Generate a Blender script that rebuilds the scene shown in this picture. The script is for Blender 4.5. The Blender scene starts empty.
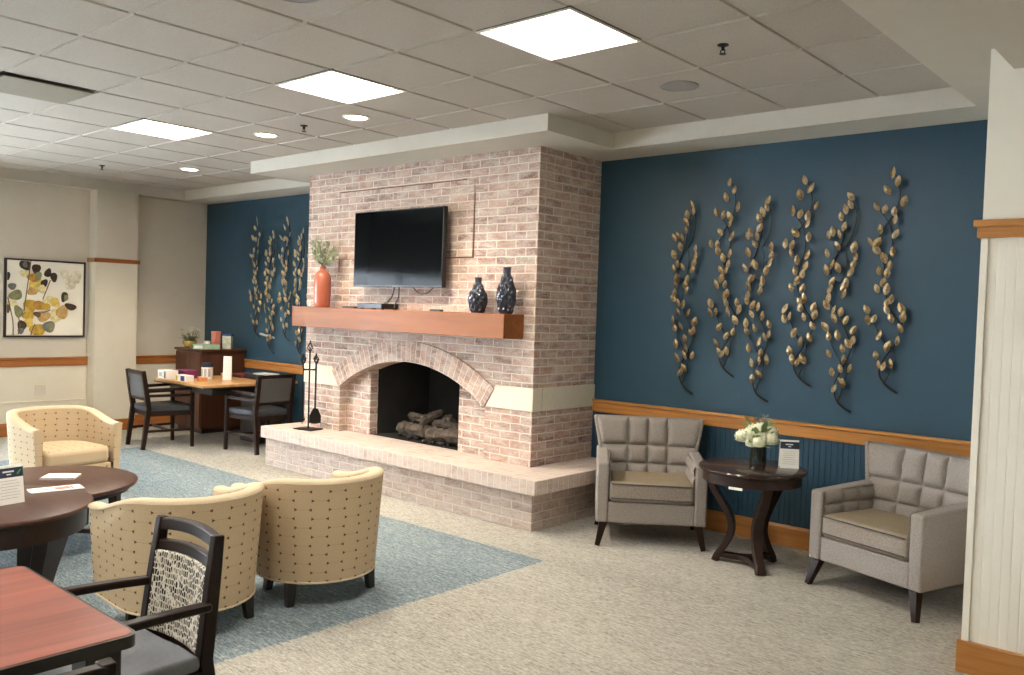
import bpy, bmesh, math, random
from mathutils import Vector, Matrix, noise
PI=math.pi
sc=bpy.context.scene
col=sc.collection
R=math.radians

# ------------------------------------------------------------------ colours and materials
def lin(c):
    c=c/255.0
    return c/12.92 if c<=0.04045 else ((c+0.055)/1.055)**2.4
def rgb(r,g,b): return (lin(r),lin(g),lin(b),1.0)

class NT:
    def __init__(s,name):
        s.m=bpy.data.materials.new(name); s.m.use_nodes=True
        s.t=s.m.node_tree; s.b=s.t.nodes['Principled BSDF']
    def n(s,typ,**kw):
        x=s.t.nodes.new(typ)
        for k,v in kw.items(): setattr(x,k,v)
        return x
    def l(s,a,b): s.t.links.new(a,b)
    def set(s,node,**kw):
        for k,v in kw.items(): node.inputs[k.replace('_',' ')].default_value=v
    def bsdf(s,color=None,rough=None,metal=None,spec=None,**kw):
        if color is not None: s.b.inputs['Base Color'].default_value=color
        if rough is not None: s.b.inputs['Roughness'].default_value=rough
        if metal is not None: s.b.inputs['Metallic'].default_value=metal
        if spec is not None: s.b.inputs['Specular IOR Level'].default_value=spec
        for k,v in kw.items(): s.b.inputs[k.replace('_',' ')].default_value=v
    def coord(s,kind='Object',scale=(1,1,1),loc=(0,0,0),rot=(0,0,0)):
        c=s.n('ShaderNodeTexCoord'); m=s.n('ShaderNodeMapping')
        m.inputs['Scale'].default_value=scale; m.inputs['Location'].default_value=loc; m.inputs['Rotation'].default_value=rot
        s.l(c.outputs[kind],m.inputs['Vector']); return m.outputs['Vector']
    def noise(s,vec,scale=5,detail=3,rough=.5,dist=0):
        x=s.n('ShaderNodeTexNoise'); s.l(vec,x.inputs['Vector'])
        x.inputs['Scale'].default_value=scale; x.inputs['Detail'].default_value=detail
        x.inputs['Roughness'].default_value=rough; x.inputs['Distortion'].default_value=dist
        return x.outputs['Fac']
    def ramp(s,fac,stops,interp='LINEAR'):
        x=s.n('ShaderNodeValToRGB'); s.l(fac,x.inputs['Fac']); e=x.color_ramp.elements
        x.color_ramp.interpolation=interp
        while len(e)<len(stops): e.new(.5)
        for i,(p,c) in enumerate(stops): e[i].position=p; e[i].color=c
        return x.outputs['Color']
    def mix(s,fac,a,b,blend='MIX'):
        x=s.n('ShaderNodeMix',data_type='RGBA',blend_type=blend)
        for sock,v in ((x.inputs[0],fac),(x.inputs[6],a),(x.inputs[7],b)):
            if hasattr(v,'is_output') or isinstance(v,bpy.types.NodeSocket): s.l(v,sock)
            else: sock.default_value=v
        return x.outputs[2]
    def math(s,op,a,b=None,c=None):
        x=s.n('ShaderNodeMath',operation=op)
        for i,v in enumerate((a,b,c)):
            if v is None: continue
            if isinstance(v,bpy.types.NodeSocket): s.l(v,x.inputs[i])
            else: x.inputs[i].default_value=v
        return x.outputs[0]
    def bump(s,h,strength=.3,dist=.01):
        x=s.n('ShaderNodeBump'); x.inputs['Strength'].default_value=strength; x.inputs['Distance'].default_value=dist
        s.l(h,x.inputs['Height']); s.l(x.outputs['Normal'],s.b.inputs['Normal'])
    def base(s,c): s.l(c,s.b.inputs['Base Color'])

def plain(name,c,rough=.5,metal=0.0,spec=.5,var=.06,scale=6,**kw):
    t=NT(name); t.bsdf(c,rough,metal,spec,**kw)
    if var:
        f=t.noise(t.coord('Object'),scale,4)
        lo=tuple(x*(1-var) for x in c[:3])+(1,); hi=tuple(min(1,x*(1+var)) for x in c[:3])+(1,)
        t.base(t.ramp(f,[(.3,lo),(.7,hi)]))
    return t.m
def wood(name,dark,light,rough=.35,axis='X',scale=1.0,spec=.5,coat=0.0):
    t=NT(name); t.bsdf(None,rough,0,spec); t.b.inputs['Coat Weight'].default_value=coat
    sc_={'X':(1.2,22,22),'Y':(22,1.2,22),'Z':(22,22,1.2)}[axis]
    v=t.coord('Object',tuple(q*scale for q in sc_))
    f=t.noise(v,1.0,5,.6,.6); g=t.noise(v,4.0,3,.6)
    f2=t.math('ADD',t.math('MULTIPLY',f,.75),t.math('MULTIPLY',g,.25))
    t.base(t.ramp(f2,[(.3,dark),(.68,light)])); t.bump(f2,.06,.004)
    return t.m
def fabric(name,c,var=.15,scale=260,rough=.9,bump=.25):
    t=NT(name); t.bsdf(c,rough,0,.2)
    a=t.noise(t.coord('Object',(1,1,.35)),scale,2); b=t.noise(t.coord('Object',(.35,1,1)),scale*.8,2)
    f=t.math('MULTIPLY_ADD',a,.5,t.math('MULTIPLY',b,.5))
    lo=tuple(x*(1-var*1.6) for x in c[:3])+(1,); hi=tuple(min(1,x*(1+var*1.6)) for x in c[:3])+(1,)
    t.base(t.ramp(f,[(.3,lo),(.7,hi)])); t.bump(f,bump,.002)
    return t.m

M={}
def brick_mat(name,rowlock=False,wash=0.0):
    t=NT(name); t.bsdf(None,.9,0,.15)
    uv=t.n('ShaderNodeUVMap'); vec=uv.outputs['UV']
    # slight waviness of the hand laid joints
    nz=t.n('ShaderNodeTexNoise'); t.l(vec,nz.inputs['Vector']); nz.inputs['Scale'].default_value=9; nz.inputs['Detail'].default_value=2
    sub=t.n('ShaderNodeVectorMath',operation='SUBTRACT'); t.l(nz.outputs['Color'],sub.inputs[0]); sub.inputs[1].default_value=(.5,.5,.5)
    mul=t.n('ShaderNodeVectorMath',operation='SCALE'); t.l(sub.outputs[0],mul.inputs[0]); mul.inputs['Scale'].default_value=.013
    add=t.n('ShaderNodeVectorMath',operation='ADD'); t.l(vec,add.inputs[0]); t.l(mul.outputs[0],add.inputs[1])
    b=t.n('ShaderNodeTexBrick'); t.l(add.outputs[0],b.inputs['Vector'])
    b.inputs['Scale'].default_value=1.0
    if rowlock:
        b.offset=0; b.inputs['Brick Width'].default_value=.0655; b.inputs['Row Height'].default_value=10.0; b.inputs['Mortar Size'].default_value=.0055
    else:
        b.offset=.5; b.inputs['Brick Width'].default_value=.214; b.inputs['Row Height'].default_value=.0677; b.inputs['Mortar Size'].default_value=.0085
    b.inputs['Mortar Smooth'].default_value=.8; b.inputs['Bias'].default_value=0.0
    b.inputs['Color1'].default_value=(0,0,0,1); b.inputs['Color2'].default_value=(1,1,1,1); b.inputs['Mortar'].default_value=(.5,.5,.5,1)
    bc=t.ramp(b.outputs['Color'],[(0.0,rgb(116,86,76)),(.25,rgb(166,126,108)),(.5,rgb(142,110,99)),(.75,rgb(178,142,122)),(1.0,rgb(110,82,75))])
    # lime wash smeared over the faces
    mp=t.n('ShaderNodeMapping'); mp.inputs['Scale'].default_value=(1,2.6,1); t.l(vec,mp.inputs['Vector'])
    w1=t.noise(mp.outputs['Vector'],6,5,.72,.4); w2=t.noise(mp.outputs['Vector'],38,4,.75)
    wf=t.math('ADD',t.math('MULTIPLY',w1,.6),t.math('MULTIPLY',w2,.4))
    wm=t.ramp(wf,[(.40-wash,(.04,.04,.04,1)),(.60-wash*.6,(.84,.84,.84,1))])
    c1=t.mix(wm,bc,rgb(202,190,180))
    mo=t.mix(b.outputs['Fac'],c1,rgb(208,197,184))
    t.base(mo)
    hgt=t.math('SUBTRACT',t.math('MULTIPLY',w2,.35),b.outputs['Fac'])
    t.bump(hgt,.55,.006)
    return t.m
M['brick']=brick_mat('limewashed_brick'); M['rowlock']=brick_mat('rowlock_brick',True,-.01); M['hearth_brick']=brick_mat('hearth_brick',False,.10); M['hearth_cap']=brick_mat('hearth_cap_brick',True,.15)  # heavier hearth wash: part limewash, part cool daylight painted into the colour

def carpet():
    t=NT('loop_carpet'); t.bsdf(None,.95,0,.1)
    v=t.coord('Object')
    fine=t.noise(t.coord('Object',(34,150,1)),1.0,3,.65,.3)
    mid=t.noise(t.coord('Object',(9,60,1)),1.0,4,.65,.3)
    big=t.noise(t.coord('Object',(.5,1.6,1)),1.0,3,.5)
    f=t.math('ADD',t.math('MULTIPLY',fine,.55),t.math('ADD',t.math('MULTIPLY',mid,.33),t.math('MULTIPLY',big,.12)))
    beige=t.ramp(f,[(.36,rgb(96,93,88)),(.44,rgb(147,143,134)),(.54,rgb(174,170,160)),(.64,rgb(197,193,183))])
    blue=t.ramp(f,[(.36,rgb(72,86,96)),(.45,rgb(102,117,125)),(.54,rgb(132,143,147)),(.63,rgb(182,184,178))])
    sx=t.n('ShaderNodeSeparateXYZ'); t.l(v,sx.inputs[0])
    wob=t.math('MULTIPLY',t.math('SUBTRACT',t.noise(t.coord('Object',(22,60,1)),1.0,2),.5),.09)
    x=t.math('ADD',sx.outputs['X'],wob); y=sx.outputs['Y']
    m=t.math('MULTIPLY',t.math('LESS_THAN',x,-3.555),t.math('LESS_THAN',y,4.44))
    m=t.math('MULTIPLY',m,t.math('GREATER_THAN',x,-9.4))
    t.base(t.mix(m,beige,blue)); t.bump(fine,.5,.004)
    return t.m
M['carpet']=carpet()

M['blue_paint']=plain('navy_teal_paint',rgb(38,70,88),.42,spec=.45,var=.04)
M['cream_paint']=plain('cream_paint',rgb(238,235,224),.5,var=.01)
M['greige_paint']=plain('greige_paint',rgb(206,198,183),.6,var=.02)
M['dado_paint']=plain('dado_paint',rgb(220,212,194),.5,var=.02)
M['soffit_paint']=plain('soffit_paint',rgb(200,194,181),.7,var=.02)
t=NT('ceiling_tile'); t.bsdf(None,.95,0,.1); f=t.noise(t.coord('Object'),140,3); t.base(t.ramp(f,[(.35,rgb(174,167,156)),(.6,rgb(184,177,166))])); t.bump(f,.2,.002); M['tile']=t.m
M['tbar']=plain('ceiling_tee',rgb(176,168,154),.6,var=.02)
M['oak']=wood('honey_oak',rgb(154,98,42),rgb(194,136,72),.35,'X')
M['oak_y']=wood('honey_oak_side',rgb(142,84,36),rgb(176,112,56),.4,'Y')
M['mantel']=wood('mantel_cherry',rgb(112,64,26),rgb(142,86,40),.5,'X',.6,spec=.3)
M['stone']=plain('cream_limestone',rgb(206,200,182),.7,var=.04,scale=30)
M['firebox']=plain('sooty_firebox',rgb(20,19,18),.85,var=.3)
M['black_metal']=plain('black_metal',rgb(26,24,23),.45,.6)
M['black_plastic']=plain('black_plastic',rgb(18,19,21),.4)
t=NT('tv_screen'); t.bsdf(rgb(6,8,10),.08,0,.035); M['screen']=t.m
M['dark_wood']=wood('espresso_wood',rgb(22,12,8),rgb(42,25,17),.36,'Z',spec=.22)
M['espresso_top']=wood('espresso_top',rgb(54,33,26),rgb(82,53,42),.36,'X',spec=.4)
M['side_top']=wood('dark_table_top',rgb(36,22,18),rgb(58,37,30),.25,'X',coat=.3)
M['table_dark']=wood('espresso_apron',rgb(30,17,13),rgb(50,29,22),.38,'X',spec=.35)
M['mahogany']=wood('mahogany_laminate',rgb(96,44,32),rgb(160,84,62),.36,'Y',.45,coat=.0)
M['edge_black']=plain('bumper_edge',rgb(38,33,30),.35)
M['tan_top']=wood('maple_top',rgb(170,124,76),rgb(202,158,106),.3,'X')
M['walnut']=wood('walnut_case',rgb(66,38,25),rgb(92,56,38),.4,'Z')
M['grey_fabric']=fabric('grey_tweed',rgb(146,139,134),.17,280)
t=NT('worn_seat_fabric'); t.bsdf(None,.9,0,.2)
fb=t.noise(t.coord('Object'),280,2); st=t.noise(t.coord('Object'),7,3)
geo=t.n('ShaderNodeNewGeometry'); sz=t.n('ShaderNodeSeparateXYZ'); t.l(geo.outputs['Normal'],sz.inputs[0])
g0=t.ramp(fb,[(.3,rgb(118,109,101)),(.7,rgb(164,154,145))]); g1=t.ramp(fb,[(.3,rgb(124,111,91)),(.7,rgb(155,140,116))])
mk=t.math('MULTIPLY',t.ramp(sz.outputs['Z'],[(.55,(0,0,0,1)),(.85,(1,1,1,1))]),t.ramp(st,[(.28,(.35,.35,.35,1)),(.5,(1,1,1,1))]))
t.base(t.mix(mk,g0,g1)); t.bump(fb,.25,.002); M['worn_fabric']=t.m
M['charcoal_vinyl']=fabric('charcoal_vinyl',rgb(58,61,64),.08,120,.5,.08)
M['grey_back']=fabric('grey_back_cloth',rgb(84,83,81),.12,220)
M['slate_vinyl']=fabric('slate_vinyl',rgb(116,118,123),.06,120,.5,.06)

def dumbbell():
    t=NT('dumbbell_pattern_cloth'); t.bsdf(None,.85,0,.2)
    uv=t.n('ShaderNodeUVMap'); s=t.n('ShaderNodeSeparateXYZ'); t.l(uv.outputs['UV'],s.inputs[0])
    W,H=.190,.100
    def cell(ox,oy):
        x=t.math('SUBTRACT',t.math('MODULO',t.math('ADD',s.outputs[0],50*W+ox),W),W/2)
        y=t.math('SUBTRACT',t.math('MODULO',t.math('ADD',s.outputs[1],50*H+oy),H),H/2)
        ax=t.math('ABSOLUTE',x); ay=t.math('ABSOLUTE',y)
        dx=t.math('SUBTRACT',ax,.041)
        # small wedge shaped dot: wide outside, pointed inwards
        inside=t.math('MULTIPLY',t.math('LESS_THAN',t.math('ABSOLUTE',dx),.0076),t.math('LESS_THAN',ay,t.math('ADD',t.math('MULTIPLY',dx,.5),.0054)))
        line=t.math('MULTIPLY',t.math('LESS_THAN',ay,.0014),t.math('LESS_THAN',ax,.041))
        return inside,line
    d1,l1=cell(0,0); d2,l2=cell(W/2,H/2)
    dots=t.math('MAXIMUM',d1,d2); lines=t.math('MULTIPLY',t.math('MAXIMUM',l1,l2),.42)
    fb=t.noise(t.coord('Object'),300,2)
    ground=t.ramp(fb,[(.3,rgb(180,159,129)),(.7,rgb(199,178,147))])
    c=t.mix(lines,ground,rgb(146,116,78)); c=t.mix(dots,c,rgb(94,70,50)); t.base(c); t.bump(fb,.15,.001)
    return t.m
M['dumbbell']=dumbbell()
M['cream_cloth']=fabric('cream_cloth',rgb(192,174,146),.06,260)  # plain cloth; on the top roll it stands for brightly lit patterned cloth

def chain_cloth():
    t=NT('chain_pattern_cloth'); t.bsdf(None,.85,0,.2)
    v=t.n('ShaderNodeTexVoronoi',feature='DISTANCE_TO_EDGE'); t.l(t.coord('Object',(84,84,46)),v.inputs['Vector']); v.inputs['Scale'].default_value=1.0; v.inputs['Randomness'].default_value=.55
    k=t.n('ShaderNodeTexVoronoi',feature='F1'); t.l(t.coord('Object',(84,84,46)),k.inputs['Vector']); k.inputs['Scale'].default_value=1.0; k.inputs['Randomness'].default_value=.55
    sp=t.n('ShaderNodeSeparateColor'); t.l(k.outputs['Color'],sp.inputs[0])
    inner=t.ramp(sp.outputs[0],[(.0,rgb(34,32,30)),(.45,rgb(92,86,76)),(.7,rgb(140,132,116)),(1,rgb(38,36,34))],'CONSTANT')
    e=t.ramp(v.outputs['Distance'],[(.07,(0,0,0,1)),(.15,(1,1,1,1))])
    t.base(t.mix(e,rgb(208,202,188),inner)); return t.m
M['chain']=chain_cloth()

def bronze():
    t=NT('patinated_bronze_leaf'); t.bsdf(None,.40,.85,.5)
    f=t.noise(t.coord('Object'),24,3); g=t.noise(t.coord('Object'),130,3)
    t.base(t.mix(t.ramp(g,[(.35,(0,0,0,1)),(.75,(.55,.55,.55,1))]),t.ramp(f,[(.3,rgb(138,116,82)),(.5,rgb(172,150,112)),(.72,rgb(146,138,120))]),rgb(72,60,44))); t.bump(g,.3,.003); return t.m
M['bronze']=bronze(); M['stem']=plain('dark_bronze_stem',rgb(38,38,38),.5,.5)
M['terracotta']=plain('terracotta_glaze',rgb(166,92,70),.30,spec=.6,var=.08,scale=20)
M['sage']=plain('sage_leaf',rgb(138,144,116),.6,var=.4,scale=30)
M['sprig']=plain('sprig_stem',rgb(96,84,58),.7)
t=NT('gunmetal_glaze'); t.bsdf(rgb(60,64,76),.12,.45,.8); M['gunmetal']=t.m
t=NT('smoked_glass'); t.bsdf(rgb(120,132,122),.05,0,.5); t.b.inputs['Transmission Weight'].default_value=.9; M['smoke_glass']=t.m
M['blossom']=plain('cream_green_blossom',rgb(238,238,212),.7,var=.06,scale=40)
M['leafgreen']=plain('leaf_green',rgb(140,162,112),.6,var=.2,scale=30)
M['thistle']=plain('blue_thistle',rgb(86,112,118),.7,var=.2,scale=60)
M['white_card']=plain('white_card',rgb(232,230,224),.55,var=.01)
M['navy_print']=plain('navy_print',rgb(26,38,58),.5,var=.02)
M['grey_print']=plain('grey_print',rgb(168,168,166),.6,var=.02)
M['green_print']=plain('green_print',rgb(70,140,90),.6,var=.02)
M['white_print']=plain('white_print',rgb(214,220,224),.6,var=.02)
M['red_print']=plain('red_print',rgb(196,120,104),.6,var=.1,scale=40)
M['bark']=plain('ceramic_log_bark',rgb(72,63,54),.9,var=.5,scale=22)
M['ember']=plain('ash_ember',rgb(48,43,39),.95,var=.4,scale=40)
M['white_metal']=plain('white_metal',rgb(225,222,214),.5,var=.01)
M['light_well']=plain('light_well',rgb(104,99,90),.7,var=.02)  # darkened colour stands for the shade in the recess round the diffuser
M['grey_grille']=plain('grey_grille',rgb(150,146,140),.7,var=.05,scale=200)
M['vent']=plain('tan_vent',rgb(132,124,104),.7,var=.03)
M['purple']=plain('purple_box',rgb(120,44,92),.5,var=.1)
M['royal']=plain('blue_print',rgb(48,74,140),.5,var=.05)
M['yellowbox']=plain('yellow_print',rgb(206,186,90),.5,var=.05)
M['orange_box']=plain('orange_box',rgb(196,136,84),.6,var=.1)
M['maroon']=plain('maroon_box',rgb(104,40,34),.6,var=.1)
M['navy_box']=plain('navy_box',rgb(34,42,58),.6,var=.06)
M['pink_tin']=plain('pink_tin',rgb(206,132,112),.5,var=.12,scale=25)
M['green_book']=plain('pale_green_cover',rgb(146,172,146),.6,var=.12,scale=20)
M['carton']=plain('patterned_carton',rgb(176,182,164),.6,var=.3,scale=22)
M['yellow_glass']=plain('amber_glass',rgb(190,164,88),.2,spec=.6,var=.1)
M['white_china']=plain('white_china',rgb(228,224,212),.25,var=.02)
def emit(name,c,s):
    t=NT(name); t.bsdf((.8,.8,.8,1),.5); t.b.inputs['Emission Color'].default_value=c; t.b.inputs['Emission Strength'].default_value=s; return t.m
M['panel_glow']=emit('led_panel',(1.0,.93,.82,1),9.0)
M['can_glow']=emit('downlight_lens',(1.0,.86,.66,1),16.0)

# ------------------------------------------------------------------ mesh building
class MB:
    def __init__(s): s.v=[]; s.f=[]; s.mi=[]; s.uv=[]
    def add(s,verts,faces,mi=0,uvs=None):
        o=len(s.v); s.v+= [tuple(v) for v in verts]
        for k,f in enumerate(faces):
            s.f.append(tuple(i+o for i in f)); s.mi.append(mi); s.uv.append(None if uvs is None else uvs[k])
        return s
    def box(s,x0,x1,y0,y1,z0,z1,mi=0):
        v=[(x,y,z) for z in (z0,z1) for y in (y0,y1) for x in (x0,x1)]
        return s.add(v,[(0,2,3,1),(4,5,7,6),(0,1,5,4),(2,6,7,3),(0,4,6,2),(1,3,7,5)],mi)
    def hexa(s,b,t,mi=0):
        """b, t: four corners each, counter-clockwise seen from above"""
        return s.add(list(b)+list(t),[(3,2,1,0),(4,5,6,7),(0,1,5,4),(1,2,6,5),(2,3,7,6),(3,0,4,7)],mi)
    def bar(s,p,q,w,h,up=(0,0,1),w2=None,h2=None,mi=0):
        p=Vector(p);q=Vector(q);d=(q-p).normalized();u=Vector(up)
        if abs(d.dot(u))>.98: u=Vector((0,1,0))
        r=d.cross(u).normalized(); u=r.cross(d)
        w2=w if w2 is None else w2; h2=h if h2 is None else h2
        a=[p+r*(i*w/2)+u*(j*h/2) for i,j in ((-1,-1),(1,-1),(1,1),(-1,1))]
        b=[q+r*(i*w2/2)+u*(j*h2/2) for i,j in ((-1,-1),(1,-1),(1,1),(-1,1))]
        return s.add(a+b,[(0,1,2,3),(7,6,5,4),(0,4,5,1),(1,5,6,2),(2,6,7,3),(3,7,4,0)],mi)
    def sweep(s,path,w,h,up=(0,0,1),mi=0):
        """rectangular section along a path; w, h may be lists"""
        n=len(path); P=[Vector(p) for p in path]; rings=[]
        for i in range(n):
            d=(P[min(i+1,n-1)]-P[max(i-1,0)]).normalized(); u=Vector(up)
            r=d.cross(u).normalized(); uu=r.cross(d)
            ww=w[i] if isinstance(w,(list,tuple)) else w; hh=h[i] if isinstance(h,(list,tuple)) else h
            rings.append([P[i]+r*(a*ww/2)+uu*(b*hh/2) for a,b in ((-1,-1),(1,-1),(1,1),(-1,1))])
        v=[x for q in rings for x in q]; f=[]
        for i in range(n-1):
            for k in range(4):
                a=i*4+k;b=i*4+(k+1)%4; f.append((a,a+4,b+4,b))
        f.append((0,1,2,3)); m=(n-1)*4; f.append((m+3,m+2,m+1,m))
        return s.add(v,f,mi)
    def tube(s,path,r,seg=6,mi=0,cap=True):
        n=len(path); P=[Vector(p) for p in path]; v=[]; f=[]; prev=None
        for i in range(n):
            d=(P[min(i+1,n-1)]-P[max(i-1,0)]).normalized()
            u=prev if prev is not None else (Vector((0,0,1)) if abs(d.z)<.9 else Vector((1,0,0)))
            u=(u-d*d.dot(u)).normalized(); w=d.cross(u); prev=u
            rr=r[i] if isinstance(r,(list,tuple)) else r
            for k in range(seg):
                a=2*PI*k/seg; v.append(P[i]+(u*math.cos(a)+w*math.sin(a))*rr)
        for i in range(n-1):
            for k in range(seg):
                a=i*seg+k;b=i*seg+(k+1)%seg; f.append((a,b,b+seg,a+seg))
        if cap: f.append(tuple(range(seg))[::-1]); f.append(tuple((n-1)*seg+k for k in range(seg)))
        return s.add(v,f,mi)
    def lathe(s,prof,seg=32,c=(0,0,0),mi=0,cap=True):
        v=[];f=[];n=len(prof)
        for r,z in prof:
            for k in range(seg):
                a=2*PI*k/seg; v.append((c[0]+r*math.cos(a),c[1]+r*math.sin(a),c[2]+z))
        for i in range(n-1):
            for k in range(seg):
                a=i*seg+k;b=i*seg+(k+1)%seg; f.append((a,b,b+seg,a+seg))
        if cap:
            f.append(tuple(range(seg))[::-1]); f.append(tuple((n-1)*seg+k for k in range(seg)))
        return s.add(v,f,mi)
    def ball(s,c,r,seg=10,rings=7,sq=(1,1,1),mi=0):
        v=[(c[0],c[1],c[2]-r*sq[2])];f=[]
        for i in range(1,rings):
            t=-PI/2+PI*i/rings
            for k in range(seg):
                a=2*PI*k/seg; v.append((c[0]+r*sq[0]*math.cos(t)*math.cos(a),c[1]+r*sq[1]*math.cos(t)*math.sin(a),c[2]+r*sq[2]*math.sin(t)))
        v.append((c[0],c[1],c[2]+r*sq[2])); L=len(v)-1
        for k in range(seg):
            f.append((0,1+(k+1)%seg,1+k)); f.append((L,L-seg+k,L-seg+(k+1)%seg))
        for i in range(rings-2):
            for k in range(seg):
                a=1+i*seg+k;b=1+i*seg+(k+1)%seg; f.append((a,b,b+seg,a+seg))
        return s.add(v,f,mi)
    def prism(s,poly,y0,y1,mi=0):
        """polygon in x,z (counter-clockwise seen from -y) pushed from y0 to y1"""
        n=len(poly); v=[(x,y0,z) for x,z in poly]+[(x,y1,z) for x,z in poly]
        f=[tuple(range(n)),tuple(range(2*n-1,n-1,-1))]+[((i+1)%n,i,n+i,n+(i+1)%n) for i in range(n)]
        return s.add(v,f,mi)
    def slab(s,poly,z0,z1,mi=0):
        """polygon in x,y (counter-clockwise from above) pushed from z0 to z1"""
        n=len(poly); v=[(x,y,z0) for x,y in poly]+[(x,y,z1) for x,y in poly]
        f=[tuple(range(n-1,-1,-1)),tuple(range(n,2*n))]+[(i,(i+1)%n,n+(i+1)%n,n+i) for i in range(n)]
        return s.add(v,f,mi)
    def build(s,name,mats,parent=None,smooth=None,bevel=0,seg=2,uvbox=False,loc=None,rot=None,fix=True,sub=0):
        me=bpy.data.meshes.new(name); me.from_pydata(s.v,[],s.f)
        for m in (mats if isinstance(mats,(list,tuple)) else [mats]): me.materials.append(m)
        me.polygons.foreach_set('material_index',s.mi)
        if uvbox or any(u is not None for u in s.uv):
            L=me.uv_layers.new(name='UVMap')
            for p,u in zip(me.polygons,s.uv):
                nx,ny,nz=(abs(c) for c in p.normal)
                for k,li in enumerate(p.loop_indices):
                    if u is not None: L.data[li].uv=u[k]
                    else:
                        x,y,z=me.vertices[me.loops[li].vertex_index].co
                        L.data[li].uv=(x,z) if ny>=nx and ny>=nz else ((y+.03,z) if nx>=nz else (x,y))
        if fix:
            bm=bmesh.new(); bm.from_mesh(me); bmesh.ops.recalc_face_normals(bm,faces=bm.faces); bm.to_mesh(me); bm.free()
        if smooth is not None:
            me.polygons.foreach_set('use_smooth',[True]*len(me.polygons)); me.set_sharp_from_angle(angle=R(smooth))
        me.update()
        o=bpy.data.objects.new(name,me); col.objects.link(o)
        if parent is not None: o.parent=parent
        if loc is not None: o.location=loc
        if rot is not None: o.rotation_euler=rot
        if bevel:
            b=o.modifiers.new('bevel','BEVEL'); b.width=bevel; b.segments=seg; b.limit_method='ANGLE'; b.angle_limit=R(35); b.harden_normals=False
            if smooth is None:
                me.polygons.foreach_set('use_smooth',[True]*len(me.polygons)); me.set_sharp_from_angle(angle=R(50))
        if sub:
            q=o.modifiers.new('subdivision','SUBSURF'); q.levels=sub; q.render_levels=sub
        return o
def tag(o,label,cat,group=None):
    o['label']=label; o['category']=cat
    if group: o['group']=group
    return o
def thing(name,label,cat,loc=(0,0,0),rz=0,group=None):
    o=bpy.data.objects.new(name,None); col.objects.link(o); o.empty_display_size=.1
    o.location=loc; o.rotation_euler=(0,0,rz); return tag(o,label,cat,group)
def struct(o): o['kind']='structure'; return o
def dup(root,loc,rz,label,group=None):
    r=root.copy(); col.objects.link(r); r.location=loc; r.rotation_euler=(0,0,rz); r['label']=label
    if group: r['group']=group
    for ch in [c for c in root.children]:
        c=ch.copy(); col.objects.link(c); c.parent=r
        for g in [q for q in ch.children]:
            d=g.copy(); col.objects.link(d); d.parent=c
    return r
def smoothpath(pts,n=6):
    P=[Vector(p) for p in pts]; out=[]
    for i in range(len(P)-1):
        a=P[max(i-1,0)];b=P[i];c=P[i+1];d=P[min(i+2,len(P)-1)]
        for k in range(n):
            t=k/n; out.append(.5*((2*b)+(c-a)*t+(2*a-5*b+4*c-d)*t*t+(3*b-a-3*c+d)*t**3))
    out.append(P[-1]); return out
VL_A= [(-50, 1494), (-48, 1441), (-87, 1409), (-107, 1363), (-95, 1292), (-171, 1257), (-194, 1231), (-119, 1235), (-137, 1165), (-12, 1145), (-3, 1085), (-195, 1106), (-161, 1033), (-119, 1009), (-200, 989), (-10, 1031), (-34, 978), (-155, 914), (-71, 904), (-157, 909), (-172, 861), (-64, 898), (-77, 862), (-75, 822), (-174, 792), (-187, 747), (-139, 719), (-89, 701), (-138, 649), (-53, 641), (-190, 585), (-169, 522), (-107, 540), (0, 573), (3, 506), (-34, 485), (-70, 439), (-159, 398), (-48, 363), (-70, 308), (-5, 312), (-124, 282), (-77, 205), (-109, 166), (-55, 204)]
VS_A= [[(0, 0), (-55, 31), (-93, 71), (-117, 128), (-113, 195), (-73, 286), (-33, 369), (-8, 450), (6, 523), (5, 574)], [(-93, 71), (-66, 133), (-48, 200), (-44, 288), (-59, 352)], [(-68, 330), (-123, 414), (-162, 471), (-189, 580)], [(-8, 450), (-49, 550), (-96, 628), (-139, 707), (-181, 780), (-172, 853), (-160, 917), (-111, 904), (-81, 985), (-74, 1066), (-90, 1154)], [(-189, 958), (-166, 1053), (-117, 1174), (-101, 1268), (-97, 1349), (-67, 1415), (-50, 1494)], [(-90, 1154), (-39, 1246), (-14, 1359), (-33, 1440)]]
VL_B= [(-83, 1479), (-45, 1424), (-113, 1371), (-4, 1286), (-181, 1257), (-120, 1238), (-66, 1225), (-61, 1170), (-148, 1105), (-44, 1071), (-216, 1024), (-165, 1017), (-165, 961), (-59, 946), (-122, 910), (-72, 861), (-142, 825), (-88, 809), (-120, 754), (-122, 749), (-161, 707), (-83, 700), (-62, 633), (-95, 611), (-84, 562), (-54, 500), (-211, 559), (-201, 485), (-170, 496), (10, 572), (22, 516), (6, 435), (-123, 382), (-9, 352), (-77, 316), (-151, 255), (-98, 176), (-124, 186), (-53, 193)]
VS_B= [[(0, 0), (-46, 25), (-88, 61), (-114, 108), (-123, 157), (-102, 208), (-70, 260), (-39, 318), (-8, 369), (9, 439), (16, 502), (11, 572)], [(-88, 61), (-63, 112), (-46, 177), (-38, 248), (-46, 318)], [(-45, 311), (-82, 318), (-131, 395), (-171, 461), (-204, 524), (-212, 566)], [(2, 453), (-31, 508), (-70, 570), (-96, 626), (-124, 696), (-133, 770), (-116, 875), (-86, 966), (-80, 1057), (-103, 1136), (-144, 1203), (-178, 1250)], [(-124, 849), (-158, 941), (-180, 1007), (-148, 1105), (-104, 1162), (-66, 1225), (-40, 1327), (-57, 1418), (-83, 1485)]]
PANEL_W,CAN_W,DAY_W,EXPO=9.0,48.0,190.0,2.1
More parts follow.
